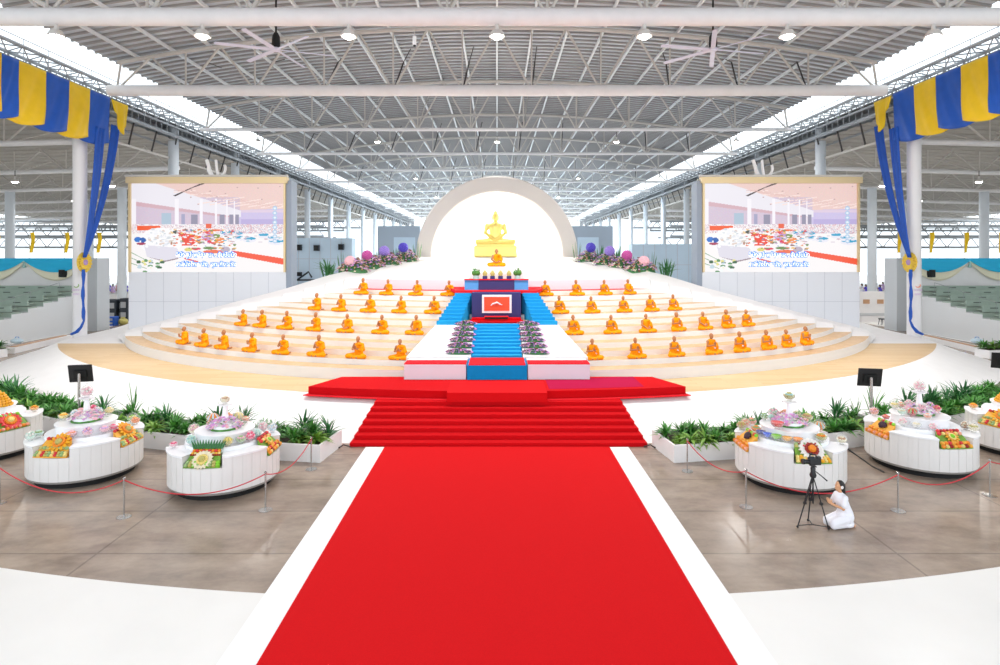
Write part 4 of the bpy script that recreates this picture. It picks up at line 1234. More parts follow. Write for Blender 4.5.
for s, nm in ((-1, 'left'), (1, 'right')):
    for k, y in enumerate(PYS):
        if k == 0: continue
        mb = MB(); z0 = 0
        mb.lathe([(.42, z0 - .02), (.42, H + 11.2)], (s * 28.15, y + (.6 if k == 1 else 0), 0), 24)
        struct(mb.build('pillar', M['pillar'] if k == 1 else M['pillargrey'], None, True, org=(s * 28.15, y, z0)), 'white round pillar %s of the stage' % nm if k == 1 else 'pale round pillar along the %s side of the hall' % nm)
    # walkway girder
    t = bpy.data.objects.new('ceiling_girder', None); COL.objects.link(t); t.location = (s * PXX, 0, H); struct(t, 'lattice walkway girder along the %s side of the roof' % nm)
    ya, yb = 18.0, 200.0; g = 0
    for nm2, z, r, dx in (('bottom_chord', 10.25, .16, 0), ('middle_chord', 11.0, .1, 0), ('top_chord', 12.15, .12, 0), ('hand_rail', 13.0, .035, .9), ('knee_rail', 12.6, .03, .9), ('rear_chord', 12.15, .12, 1.6), ('eave_chord', 8.5, .1, .9)):
        mb = MB(); mb.tube([(s * dx, ya, z), (s * dx, yb, z)], r, 8); mb.build(nm2, M['steelgrey'] if 'eave' not in nm2 else M['steel'], t, True)
    mb = MB(); mb.box((s * .9, (ya + yb) / 2, 11.3), (1.7, yb - ya, .08)); mb.build('deck', M['steelgrey'], t)
    mb = MB(); y = ya; st_ = .8; i = 0
    while y < yb - .1:
        mb.tube([(0, y, 11.0), (0, y + st_, 12.15)] if i % 2 == 0 else [(0, y, 12.15), (0, y + st_, 11.0)], .05, 4)
        mb.tube([(0, y, 10.25), (0, y, 11.0)], .045, 4); mb.tube([(s * 1.6, y, 11.3), (s * 1.6, y + st_, 12.15)] if i % 2 else [(s * 1.6, y, 12.15), (s * 1.6, y + st_, 11.3)], .05, 4)
        mb.tube([(0, y, 12.15), (s * 1.6, y + st_, 12.15)] if i % 2 else [(s * 1.6, y, 12.15), (0, y + st_, 12.15)], .05, 4); y += st_; i += 1
    mb.build('lattice', M['steelgrey'], t)
    mb = MB(); y = ya
    while y < yb: mb.tube([(s * .9, y, 11.3), (s * .9, y, 13.0)], .03, 4); y += 2.0
    mb.build('rail_post', M['steelgrey'], t)
    mb = MB(); y = ya
    while y < yb: mb.tube([(s * .1, y, 10.2), (s * .9, y + .6, 8.5)], .07, 5); y += 3.07
    mb.build('strut', M['dark'], t)
    mb = MB(); mb.box((s * 1.75, (ya + yb) / 2, 10.75), (.08, yb - ya, 2.0)); mb.build('siding', M['steelgrey'], t)
    # aisle roof outside the girder
    def zA(x): return H + 10.0 - (x - 27.5) * .035
    mb = MB(); ny = 100; X0, X1 = 27.7, 92.0
    pr = []
    for i in range(ny):
        y = 2 + 158 * i / ny; d = 1.58; pr += [(y, 0), (y + d * .72, 0), (y + d * .76, -.08), (y + d * .96, -.08)]
    pr.append((160, 0))
    xs = [X0 + (X1 - X0) * i / 6 for i in range(7)]
    vs = [(s * x, y, zA(x) + dz) for y, dz in pr for x in xs]
    fs = [(j * 7 + i, (j + 1) * 7 + i, (j + 1) * 7 + i + 1, j * 7 + i + 1) for j in range(len(pr) - 1) for i in range(6)]
    mb.add(vs, fs if s > 0 else [q[::-1] for q in fs])
    struct(mb.build('ceiling_aisle', M['roofaisle']), 'brown-grey roof over the %s aisle' % nm)
    for k, y in enumerate(PYS[:9]):
        t = bpy.data.objects.new('ceiling_truss', None); COL.objects.link(t); t.location = (s * 28, y + 1, H); struct(t, 'steel truss across the %s aisle roof' % nm)
        mb = MB(); mb.tube([(s * 0.2, 0, 7.8), (s * 60, 0, 6.2)], .2, 10); mb.build('bottom_chord', M['beam'], t, True)
        mb = MB(); n_ = 13
        for i in range(n_):
            x = 1 + 4.6 * i; zb = 7.8 - x * .0267; zt = zA(28 + x) - H - .2
            mb.tube([(s * x, 0, zb), (s * (x + 2.3), 0, zt)], .07, 5); mb.tube([(s * x, 0, zb), (s * max(.3, x - 2.3), 0, zt)], .07, 5); mb.tube([(s * x, 0, zb), (s * x, 0, zt)], .05, 5)
            mb.tube([(s * x, 0, zb), (s * x, 5, zt)], .05, 5)
        mb.build('web', M['steel'], t, True)
    for (x, y) in ((52.6, 64.8), (52.6, 77.5), (40.5, 64.8), (40.5, 77.5), (66, 77.5), (52.6, 102)):
        mb = MB(); mb.lathe([(.45, 0), (.45, zA(x) - 2.2)], (s * x, y, 0), 16)
        struct(mb.build('pillar', M['pillargrey'], None, True, org=(s * x, y, 0)), 'grey pillar standing in the %s aisle' % nm)
    for k, (y, z) in enumerate(((104, 3.4), (118, 5.0), (132, 6.2), (112, 1.6))):
        t = bpy.data.objects.new('ceiling_truss', None); COL.objects.link(t); t.location = (s * 30, y, H); struct(t, 'distant steel gantry beyond the %s aisle' % nm)
        mb = MB(); mb.tube([(0, 0, z), (s * 95, 0, z)], .25, 6); mb.tube([(0, 0, z + 1.8), (s * 95, 0, z + 1.8)], .2, 6); mb.build('rail', M['steelgrey'], t)
        mb = MB()
        for i in range(32): mb.tube([(s * i * 3, 0, z), (s * (i * 3 + 1.5), 0, z + 1.8)], .1, 4); mb.tube([(s * (i * 3 + 3), 0, z), (s * (i * 3 + 1.5), 0, z + 1.8)], .1, 4)
        mb.build('web', M['steelgrey'], t)

# lamps and fans -----------------------------------------------------------------
lamp_b = MB().lathe([(.0, .5), (.07, .5), (.08, .3), (.2, .26), (.3, .1), (.33, 0), (.3, 0), (.0, .1)], n=18).mesh('housing', M['lampbody'], True)
lamp_l = MB().lathe([(.0, -.1), (.14, -.08), (.24, .0), (.24, .06), (0, .08)], n=18).mesh('lens', M['bulb'], True)
rod_me = MB().tube([(0, 0, .5), (0, 0, 1.0)], .03, 6).mesh('rod', M['dark'])


def lamp(x, y, z, lab, power, light=True, sc=1., col=(1, .97, .93)):
    t = thing('ceiling_lamp', lab, 'lamp', (x, y, z), 0, 'high bay lamps'); t.scale = (sc * 1.12,) * 3
    link('housing', lamp_b, t); link('lens', lamp_l, t); link('rod', rod_me, t)
    if light:
        ld = bpy.data.lights.new('lamp_light', 'AREA'); ld.shape = 'DISK'; ld.size = .6; ld.energy = power; ld.color = col
        lo = bpy.data.objects.new('lamp_light', ld); COL.objects.link(lo); lo.parent = t; lo.location = (0, 0, -.16)
    return t


LP = 650
lx = [-20.2, -13.5, -6.8, 0, 6.75, 13.3, 20.0]
for i, x in enumerate(lx):
    lamp(x, BY0 - .1, H + 10.05 - .0, 'round lamp under the nearest white beam, %s from left' % ORD[i], LP)
for row, y in enumerate((BY0 + 2 * BS, BY0 + 4 * BS)):
    for i, x in enumerate((-20.8, -10.4, 0, 10.4, 20.8)):
        lamp(x, y, BZ - 1.1, 'small lamp on the %s roof truss, %s from left' % (('third', 'fifth')[row], ORD[i]), LP * .8, True, .8)
for row, k in enumerate((6, 8, 10, 12)):  # unseen rows, added with cool light to brighten the far hall
    for i, x in enumerate((-20.8, -10.4, 0, 10.4, 20.8)):
        lamp(x, BY0 + k * BS, BZ - 1.1, 'added fill lamp on the %s roof truss beyond the dome, %s from left' % (('seventh', 'ninth', 'eleventh', 'thirteenth')[row], ORD[i]), LP * 3.6, True, .8, (.78, .9, 1))
for s, nm in ((-1, 'left'), (1, 'right')):
    for i, (px, py, Y) in enumerate(((112, 177, 55), (15, 150, 52), (74, 200, 70), (118, 245, 95))):
        if i == 3: continue
        x = (PX - px) / F * Y
        lamp(s * x, Y, H + 6.4, 'small lamp hanging under the %s aisle roof, %s from the pillar' % (nm, ORD[i]), LP * .6, True, .9)
for px, py, rot, nm in ((276, 50, 20, 'left'), (713, 50, 12, 'right')):
    Y = 31.5; p = WY(px, py, Y)
    t = thing('ceiling_fan', 'large six bladed white ceiling fan on a black rod, %s one' % nm, 'fan', p, radians(rot), 'ceiling fans')
    m = MB(); m.lathe([(0, .1), (.2, .1), (.22, .3), (.2, .7), (.1, .9), (0, .9)], n=16); m.build('motor', M['blk'], t, True)
    m = MB(); m.tube([(0, 0, .9), (0, 0, 4.2)], .05, 8); m.build('rod', M['blk'], t, True)
    for k in range(6):
        g = pi / 3 * k; X = Matrix.Rotation(g, 4, 'Z') @ Matrix.Rotation(radians(14), 4, 'X')
        m = MB(); pl = [(.15, -.07), (.5, -.12), (2.9, -.12), (2.98, 0), (2.9, .12), (.5, .12), (.15, .07)]
        m.add([X @ Vector((x, y, .0)) for x, y in pl] + [X @ Vector((x, y, .035)) for x, y in pl],
              [tuple(range(7))[::-1], tuple(range(7, 14))] + [(i, (i + 1) % 7, 7 + (i + 1) % 7, 7 + i) for i in range(7)])
        m.build('blade', M['fan'], t)
    m = MB(); m.lathe([(0, -.06), (.2, -.05), (.24, .02), (.22, .1), (0, .1)], n=16); m.build('hub', M['fan'], t, True)
p = WY(414.5, 42, 27.4)
t = thing('security_camera', 'small white cylinder hanging under the nearest beam between two lamps', 'camera', p); t.scale = (.6, .6, .8)
m = MB(); m.lathe([(0, -.2), (.13, -.18), (.15, -.05), (.15, .3), (.1, .34), (0, .34)], n=14); m.build('housing', M['white'], t, True)
m = MB(); m.lathe([(0, -.28), (.1, -.25), (.12, -.18), (0, -.18)], n=14); m.build('lens', M['blk'], t, True)
m = MB(); m.tube([(0, 0, .34), (0, .1, .9)], .025, 6); m.build('rod', M['steel'], t)

# ------------------------------------------------------------------ banners and drapes
def cloth(fn, nu, nv, name, m, parent=None, th=.03):
    mb = MB(); mb.grid(fn, nu, nv); return mb.build(name, m, parent, True, solid=th)


for s, nm in ((-1, 'left'), (1, 'right')):
    XB = 26.9
    ys = [26.6, 28.6, 30.6, 32.6] + [F * XB / (PX - q) for q in (19, 46, 69, 90, 110)] if s < 0 else [25.8, 27.8, 29.6, 31.4] + [F * XB / q for q in (491, 464, 439, 417, 396)]
    for i in range(len(ys) - 1):
        ya, yb = ys[i], ys[i + 1]; yel = (i % 2 == 0) == False
        yel = i in (0, 2, 4, 6) and False or (len(ys) - 2 - i) % 2 == 1
        zt = H + .4 * XB
        def fn(u, v, ya=ya, yb=yb, i=i):
            y = ya + (yb - ya) * u - v ** 1.6 * 1.05 * (1 - u) - .1 * v
            z = zt + .25 - (3.1 + .42 * sin(pi * min(1, u * .85 + .1))) * v
            x = XB - .05 * sin(u * 9 + v * 3.0 + i) * (.3 + .7 * v) + .32 * v * (1 - u) + .03 * sin(u * 21 + v * 7 + i) * v
            return (s * x, y, z)
        o = cloth(fn, 22, 14, 'hanging_banner', M['banneryellow'] if yel else M['bannerblue'])
        k = len(ys) - 2 - i
        tag(o, '%s satin banner panel under the %s girder, %s from the pillar end' % ('yellow' if yel else 'blue', nm, ORD[k]), 'banner', 'banner panels along the %s girder' % nm)
    ya, yb = ys[-1], ys[-1] + 1.9
    def fn(u, v):
        z = H + .4 * XB + .15 - v * (2.3 - 1.9 * abs(u - .62) - (.35 if u < .4 else 0))
        return (s * (XB - .12 * sin(u * 12) * v - .1), ya + (yb - ya) * (u * (1 - .25 * v) + .15 * v), z)
    tag(cloth(fn, 14, 10, 'hanging_banner', M['banneryellow']), 'small pointed yellow banner end beside the %s pillar' % nm, 'banner', 'banner panels along the %s girder' % nm)
    # two long drapes gathered at the pillar
    px0, py0 = s * 27.35, 39.75
    for k, (y0, z0, w) in enumerate(((40.7, H + 8.7, .55), (42.3, H + 9.2, .62))):
        def fn(u, v, y0=y0, z0=z0, w=w, k=k):
            q = v; e = q * q * .55 + q * .45
            yy = y0 + (py0 - y0) * e; xx = 26.95 * s + (px0 - s * 26.95) * e
            ww = w * (1 - .72 * q ** 1.5)
            return (xx - s * .10 * sin(u * 14 + k) * (1 - .4 * v), yy + (u - .5) * ww * 1.5, z0 + (H - .1 - z0) * q)
        o = cloth(fn, 18, 26, 'hanging_drape', M['bannerblue'])
        tag(o, 'long blue drape hanging to the %s pillar rosette, %s' % (nm, 'one nearer the camera' if k == 0 else 'one nearer the stage'), 'drape', 'blue drapes at the %s pillar' % nm)
    t = thing('rosette', 'yellow pleated rosette with lilac centre on the %s pillar' % nm, 'rosette', (s * 27.5, 39.98, H - .42), s * radians(-86))
    m = MB(); n = 36
    for ring, (r0, r1, d0, d1) in enumerate(((.0, .68, -.02, .02), (.0, .46, -.09, -.05))):
        vs = [(0, d0, 0)] + [((r1 + (.03 if i % 2 else -.02)) * cos(2 * pi * i / n), d1 - (.05 if i % 2 else 0), (r1 + (.03 if i % 2 else -.02)) * sin(2 * pi * i / n)) for i in range(n)]
        m.add(vs, [(0, 1 + i, 1 + (i + 1) % n) for i in range(n)])
    m.build('pleats', M['rosette'], t)
    m = MB(); m.ell((0, -.1, 0), (.2, .06, .2), 14, 8); m.build('core', M['rosettecore'], t, True)
    m = MB(); pts = [Vector((s * 27.42, 39.76, H - .9 - .35 * i)) + Vector((0, .03 * sin(i), 0)) for i in range(10)]
    pts += [Vector((s * 27.35, 39.72, .91 + 1.0)), Vector((s * 27.5, 39.68, .91 + .6)), Vector((s * 27.75, 39.62, .91 + .28)), Vector((s * 28.1, 39.6, 1.03))]
    pts.sort(key=lambda q: -q.z)
    m.tube(pts, [.12 + .04 * sin(i * 1.7) for i in range(len(pts))], 8, 0, True, .6)
    tag(m.build('drape_tail', M['bannerblue'], None, True), 'narrow blue drape tail below the rosette on the %s pillar' % nm, 'drape')
    # small mark and two lines of lettering on the pillar face
    t = thing('pillar_sign', 'small emblem and two short lines of lettering on the %s pillar' % nm, 'sign', (s * 28.1, BY0 + BS + .6 - .435, H - 1.95), s * radians(-20))
    m = MB()
    m.tube([(.14 * cos(a), -.005, .14 * sin(a)) for a in [radians(200 + 18 * i) for i in range(12)]], [.015 + .028 * sin(pi * i / 11) for i in range(12)], 6)
    m.build('emblem', M['c_green'] if s < 0 else M['c_coral'], t)
    m = MB()
    for r_, (z, n_) in enumerate(((-.38, 4), (-.66, 3))):
        for i in range(n_):
            x = (i - (n_ - 1) / 2) * .12; m.tube([(x - .035, 0, z), (x - .035, 0, z + .11), (x + .035, 0, z + .11), (x + .035, 0, z + .0)], .012, 4)
    m.build('lettering', M['c_lilac'], t)

# ------------------------------------------------------------------ big screens
def picture():
    nx, nz = 300, 174
    img = [[(250, 246, 246)] * nx for _ in range(nz)]
    U = lambda i: 65 + 845 * (i + .5) / nx
    V = lambda j: 75 + 490 * (j + .5) / nz
    rnd = random.Random(99)
    def put(test, col, jit=0):
        for j in range(nz):
            y = V(j)
            for i in range(nx):
                if test(U(i), y): img[j][i] = tuple(min(255, max(0, c + rnd.uniform(-jit, jit))) for c in col) if jit else col
    ell = lambda cx, cy, rx, ry: (lambda x, y: ((x - cx) / rx) ** 2 + ((y - cy) / ry) ** 2 < 1)
    def poly(P):
        def f(x, y):
            r = False; k = len(P) - 1
            for m_ in range(len(P)):
                (x1, y1), (x2, y2) = P[m_], P[k]
                if (y1 > y) != (y2 > y) and x < (x2 - x1) * (y - y1) / (y2 - y1) + x1: r = not r
                k = m_
            return r
        return f
    put(lambda x, y: y < 235, (238, 206, 200), 5)
    put(lambda x, y: y < 300 and x < 665 and y > 150, (214, 196, 214), 6)
    put(lambda x, y: y < 300 and x >= 655 and y > 222 + (x - 655) * -.03, (208, 196, 232), 5)
    put(poly([(65, 75), (200, 75), (670, 225), (670, 262), (65, 172)]), (238, 234, 242))
    put(poly([(65, 172), (670, 262), (600, 262), (65, 196)]), (214, 176, 186))
    for k in range(7):
        put(poly([(300 + 90 * k, 120 + 15 * k), (420 + 90 * k, 112 + 12 * k), (420 + 90 * k, 117 + 12 * k), (300 + 90 * k, 126 + 15 * k)]), (250, 228, 222))
        put(poly([(430 + 70 * k, 185 + 4 * k), (560 + 70 * k, 165 + 4 * k), (560 + 70 * k, 170 + 4 * k), (430 + 70 * k, 192 + 4 * k)]), (250, 226, 220))
    put(poly([(295, 142), (440, 78), (482, 72), (400, 100), (310, 146)]), (62, 50, 52))
    put(lambda x, y: 230 < x < 285 and 238 < y < 300, (176, 196, 214)); put(lambda x, y: 340 < x < 362 and 245 < y < 300, (168, 166, 196))
    put(lambda x, y: (395 < x < 430 or 552 < x < 580 or 605 < x < 628 or 640 < x < 658) and 248 < y < 300, (150, 146, 168))
    for a, w in ((65, 25), (305, 22), (443, 16), (528, 11), (588, 9), (630, 6)): put(lambda x, y: a < x < a + w and 160 < y < 305, (248, 244, 250))
    for q in range(26): put(poly([(300 + 22 * q, 112 + 7 * q * .55), (345 + 22 * q, 110 + 7 * q * .5), (345 + 22 * q, 112 + 7 * q * .5), (300 + 22 * q, 115 + 7 * q * .55)]), (226, 186, 180))
    for q in range(14): put(ell(rnd.uniform(360, 900), rnd.uniform(85, 200), 5, 3), (196, 160, 160))
    put(lambda x, y: x > 670 and 222 < y < 236, (226, 206, 226)); put(lambda x, y: x > 670 and 272 < y < 300, (190, 176, 222))
    for j in range(nz):                                # crowd
        y = V(j)
        if 300 < y < 350:
            for i in range(nx):
                if rnd.random() < (.75 if U(i) > 580 else .45): img[j][i] = rnd.choice([(230, 170, 180), (246, 236, 240), (204, 122, 140), (180, 200, 222), (250, 250, 250), (222, 196, 206)])
    put(lambda x, y: 95 < x < 225 and 308 < y < 335, (245, 92, 34), 8); put(lambda x, y: 475 < x < 506 and 298 < y < 324, (236, 98, 60))
    put(poly([(275, 330), (330, 345), (455, 368), (400, 418), (345, 420), (335, 372)]), (238, 66, 40), 8)
    put(poly([(450, 345), (520, 328), (560, 330), (480, 356)]), (242, 120, 66))
    for cx, cy, rx in ((620, 343, 18), (662, 349, 20), (656, 372, 26), (718, 379, 34), (796, 358, 28), (868, 393, 44), (570, 345, 14), (845, 372, 26)):
        put(ell(cx, cy + 8, rx * 1.1, 14), (238, 236, 246)); put(ell(cx, cy, rx, 8), (42, 164, 206))
    put(ell(225, 395, 120, 75), (252, 250, 252)); put(poly([(135, 415), (320, 430), (325, 488), (250, 505), (150, 480)]), (226, 222, 234)); put(poly([(150, 480), (250, 502), (325, 486), (325, 492), (250, 509)]), (150, 128, 138))
    put(ell(100, 385, 20, 15), (40, 116, 206)); put(ell(128, 388, 18, 14), (30, 92, 176)); put(ell(118, 408, 26, 7), (170, 60, 92))
    for cx, cy, rx, ry, c in ((490, 368, 38, 26, (196, 152, 206)), (470, 360, 16, 14, (226, 196, 220)), (440, 388, 24, 14, (240, 150, 64)), (552, 390, 28, 16, (244, 140, 60)), (535, 365, 20, 12, (120, 150, 84)), (495, 398, 12, 10, (224, 56, 84)),
                              (500, 432, 40, 8, (110, 140, 80)), (520, 452, 60, 10, (240, 110, 76)), (585, 440, 26, 16, (190, 176, 196)), (420, 436, 30, 7, (226, 60, 90)), (380, 440, 22, 10, (224, 210, 120)), (295, 405, 18, 10, (176, 120, 96)), (308, 343, 14, 10, (70, 76, 70))):
        put(ell(cx, cy, rx, ry), c, 16)
    for q in range(170):                               # crowded tables and trays in the middle distance
        cx = rnd.uniform(270, 640); cy = 330 + 110 * rnd.random() ** 1.4
        put(ell(cx, cy, rnd.uniform(4, 13), rnd.uniform(2, 5)), rnd.choice([(252, 250, 250), (252, 250, 250), (236, 232, 240), (238, 110, 60), (226, 70, 80), (70, 150, 200), (120, 150, 90), (200, 170, 210), (240, 190, 90), (150, 110, 96)]))
    for q in range(90):                                # flowers and napkins on the white round table
        put(ell(225 + rnd.gauss(0, 45), 375 + rnd.gauss(0, 22), rnd.uniform(4, 12), rnd.uniform(3, 7)), rnd.choice([(252, 252, 252), (244, 244, 248), (230, 232, 240), (252, 250, 246), (214, 220, 226), (226, 206, 196)]))
    for q in range(60):
        cx = rnd.uniform(560, 905); cy = rnd.uniform(338, 400); put(ell(cx, cy, rnd.uniform(6, 16), rnd.uniform(2, 4)), rnd.choice([(236, 234, 244), (250, 248, 250), (120, 190, 214), (226, 214, 224), (206, 176, 190)]))
    put(poly([(620, 445), (910, 490), (910, 525), (620, 472)]), (246, 84, 46)); put(poly([(360, 485), (435, 505), (430, 512), (355, 492)]), (236, 92, 90))
    for k in range(3): put(poly([(65, 455 + 30 * k), (150, 500 + 22 * k), (150, 503 + 22 * k), (65, 459 + 30 * k)]), (104, 160, 110))
    for q in range(26):
        put(ell(rnd.uniform(95, 235), rnd.uniform(500, 562), rnd.uniform(6, 15), rnd.uniform(4, 9)), rnd.choice([(96, 150, 96), (246, 250, 250), (196, 216, 226), (58, 100, 66), (236, 226, 140), (250, 250, 252)]))
    for q in range(8):
        cy = 212 + q * 26; put(ell(858, cy, 13, 12), (176, 206, 234)); put(ell(858, cy, 7, 6), (236, 242, 250))
    return nx, nz, img


smat = bpy.data.materials.new('screen_picture'); smat.use_nodes = True
nt = smat.node_tree; b = nt.nodes['Principled BSDF']
at = nt.nodes.new('ShaderNodeVertexColor'); at.layer_name = 'picture'
b.inputs['Base Color'].default_value = (.01, .01, .01, 1); b.inputs['Roughness'].default_value = .3
nt.links.new(at.outputs['Color'], b.inputs['Emission Color']); b.inputs['Emission Strength'].default_value = .78
nx, nz, img = picture()
SWd, SHt = 10.95, 6.35
mb = MB(); mb.grid(lambda u, v: (SWd * (u - .5), 0, SHt * (.5 - v)), nx, nz)
scr_me = mb.mesh('display', smat)
ca = scr_me.color_attributes.new('picture', 'FLOAT_COLOR', 'CORNER')
flat = []
for j in range(nz):
    for i in range(nx):
        c = [((x / 255 + .055) / 1.055) ** 2.4 if x > 10 else x / 255 / 12.92 for x in img[j][i]] + [1.0]
        flat += c * 4
ca.data.foreach_set('color', flat)
if scr_me.polygons[0].normal.y > 0: scr_me.flip_normals()


def text_mesh(s, size, offset, name, m):
    cu = bpy.data.curves.new('txt', 'FONT'); cu.body = s; cu.size = size; cu.align_x = 'CENTER'; cu.align_y = 'CENTER'; cu.offset = offset; cu.extrude = .004
    o = link('txt', cu); dg = bpy.context.evaluated_depsgraph_get()
    me = bpy.data.meshes.new_from_object(o.evaluated_get(dg)); me.name = name; me.materials.clear(); me.materials.append(m)
    bpy.data.objects.remove(o); return me


M['capw'] = mat('caption_white', 'ffffff', .5, emit=.6); M['capb'] = mat('caption_blue', '1c74cc', .5, emit=.55)
for s, nm, pxs in ((-1, 'left', (131.7, 284)), (1, 'right', (704.8, 856))):
    Y = 43.0; xc = ((pxs[0] + pxs[1]) / 2 - PX) / F * Y; zc = H + (PY - 227.8) / F * Y
    t = thing('video_screen', 'large video screen %s of the stage showing a hall full of tables' % nm, 'screen', (xc, Y, zc))
    link('display', scr_me, t)
    hw, hh = SWd / 2, SHt / 2
    m = MB(); m.box((0, -.02, hh + .22), (SWd + .55, .5, .44)); o = m.build('top_frame', M['goldframe'], t)
    m = MB(); m.tube([(-hw - .4, -.1, hh + .52), (hw + .3, -.1, hh + .52)], .1, 10); m.build('top_tube', M['steel'], t, True)
    for k in (-1, 1):
        m = MB(); m.box((k * (hw + .07), -.03, 0), (.14, .3, SHt)); m.build('side_frame', M['goldframe'], t)
    m = MB(); m.box((0, .62, -.9), (SWd + .3, 1.1, SHt + 2.6)); m.build('housing', M['screenside'], t)
    m = MB(); ww = SWd + .3; zb = .91 - zc
    m.box((0, -.0, (zb - hh) / 2), (ww, .16, -hh - zb)); w = m.build('wall_panel', M['screenwall'], t)
    m = MB()
    for i in range(1, 9): m.box((-ww / 2 + ww * i / 9, -.083, (zb - hh) / 2), (.025, .01, -hh - zb))
    m.box((0, -.083, -hh - 2.1), (ww, .01, .025)); m.build('seams', M['seam'], w)
    m = MB(); m.box((-s * (ww / 2 + .19), .55, (hh + .2 + zb) / 2 - .0), (.38, 1.2, hh + .2 - zb)); m.build('side_panel', M['screenside'], t)
    cxz = [(('อิมังสูปะพยัญชนะ , สัมปันนัง'), (480, 470), .46), (('สาลีนังโภชะนัง, อุทะกังวะรัง'), (478, 522), .42)]
    for txt, (zx, zy), sz in cxz:
        for off, mm, d, n2 in ((.05, 'capb', -.02, 'caption_lettering'), (.0, 'capw', -.035, 'caption_lettering')):
            me = text_mesh(txt, sz, off, n2, M[mm]); xs_ = [v.co.x for v in me.vertices]
            w_ = (max(xs_) - min(xs_)) if xs_ else 1
            o = link(n2, me, t); sx = 4.35 / w_ if w_ > .1 else 1
            o.location = (SWd * ((zx - 65) / 845 - .5), d, SHt * (.5 - (zy - 75) / 490)); o.rotation_euler = (pi / 2, 0, 0); o.scale = (sx, 1, 1)
    # looped white tubing above the screen
    t2 = thing('looped_tubing', 'white looped tubing standing above the %s screen' % nm, 'ornament', ((-.5 if s < 0 else -.2) + xc + (1.05 if s < 0 else -.9), Y + .2, zc + hh + .44))
    m = MB(); m.tube([Vector((.62 * cos(a), 0, .66 + .62 * sin(a))) + (Vector((0, 0, 0))) for a in [radians(-205 + 230 * i / 16) for i in range(17)]], .1, 8); m.build('tube', M['beam'], t2, True)
    m = MB(); m.tube([(-.75, .05, 1.3), (-.55, .05, .6), (-.3, .05, .05)], .13, 8); m.tube([(-.1, .08, 1.3), (-.05, .08, .7), (.05, .08, .15)], .1, 8); m.build('tube', M['beam'], t2, True)

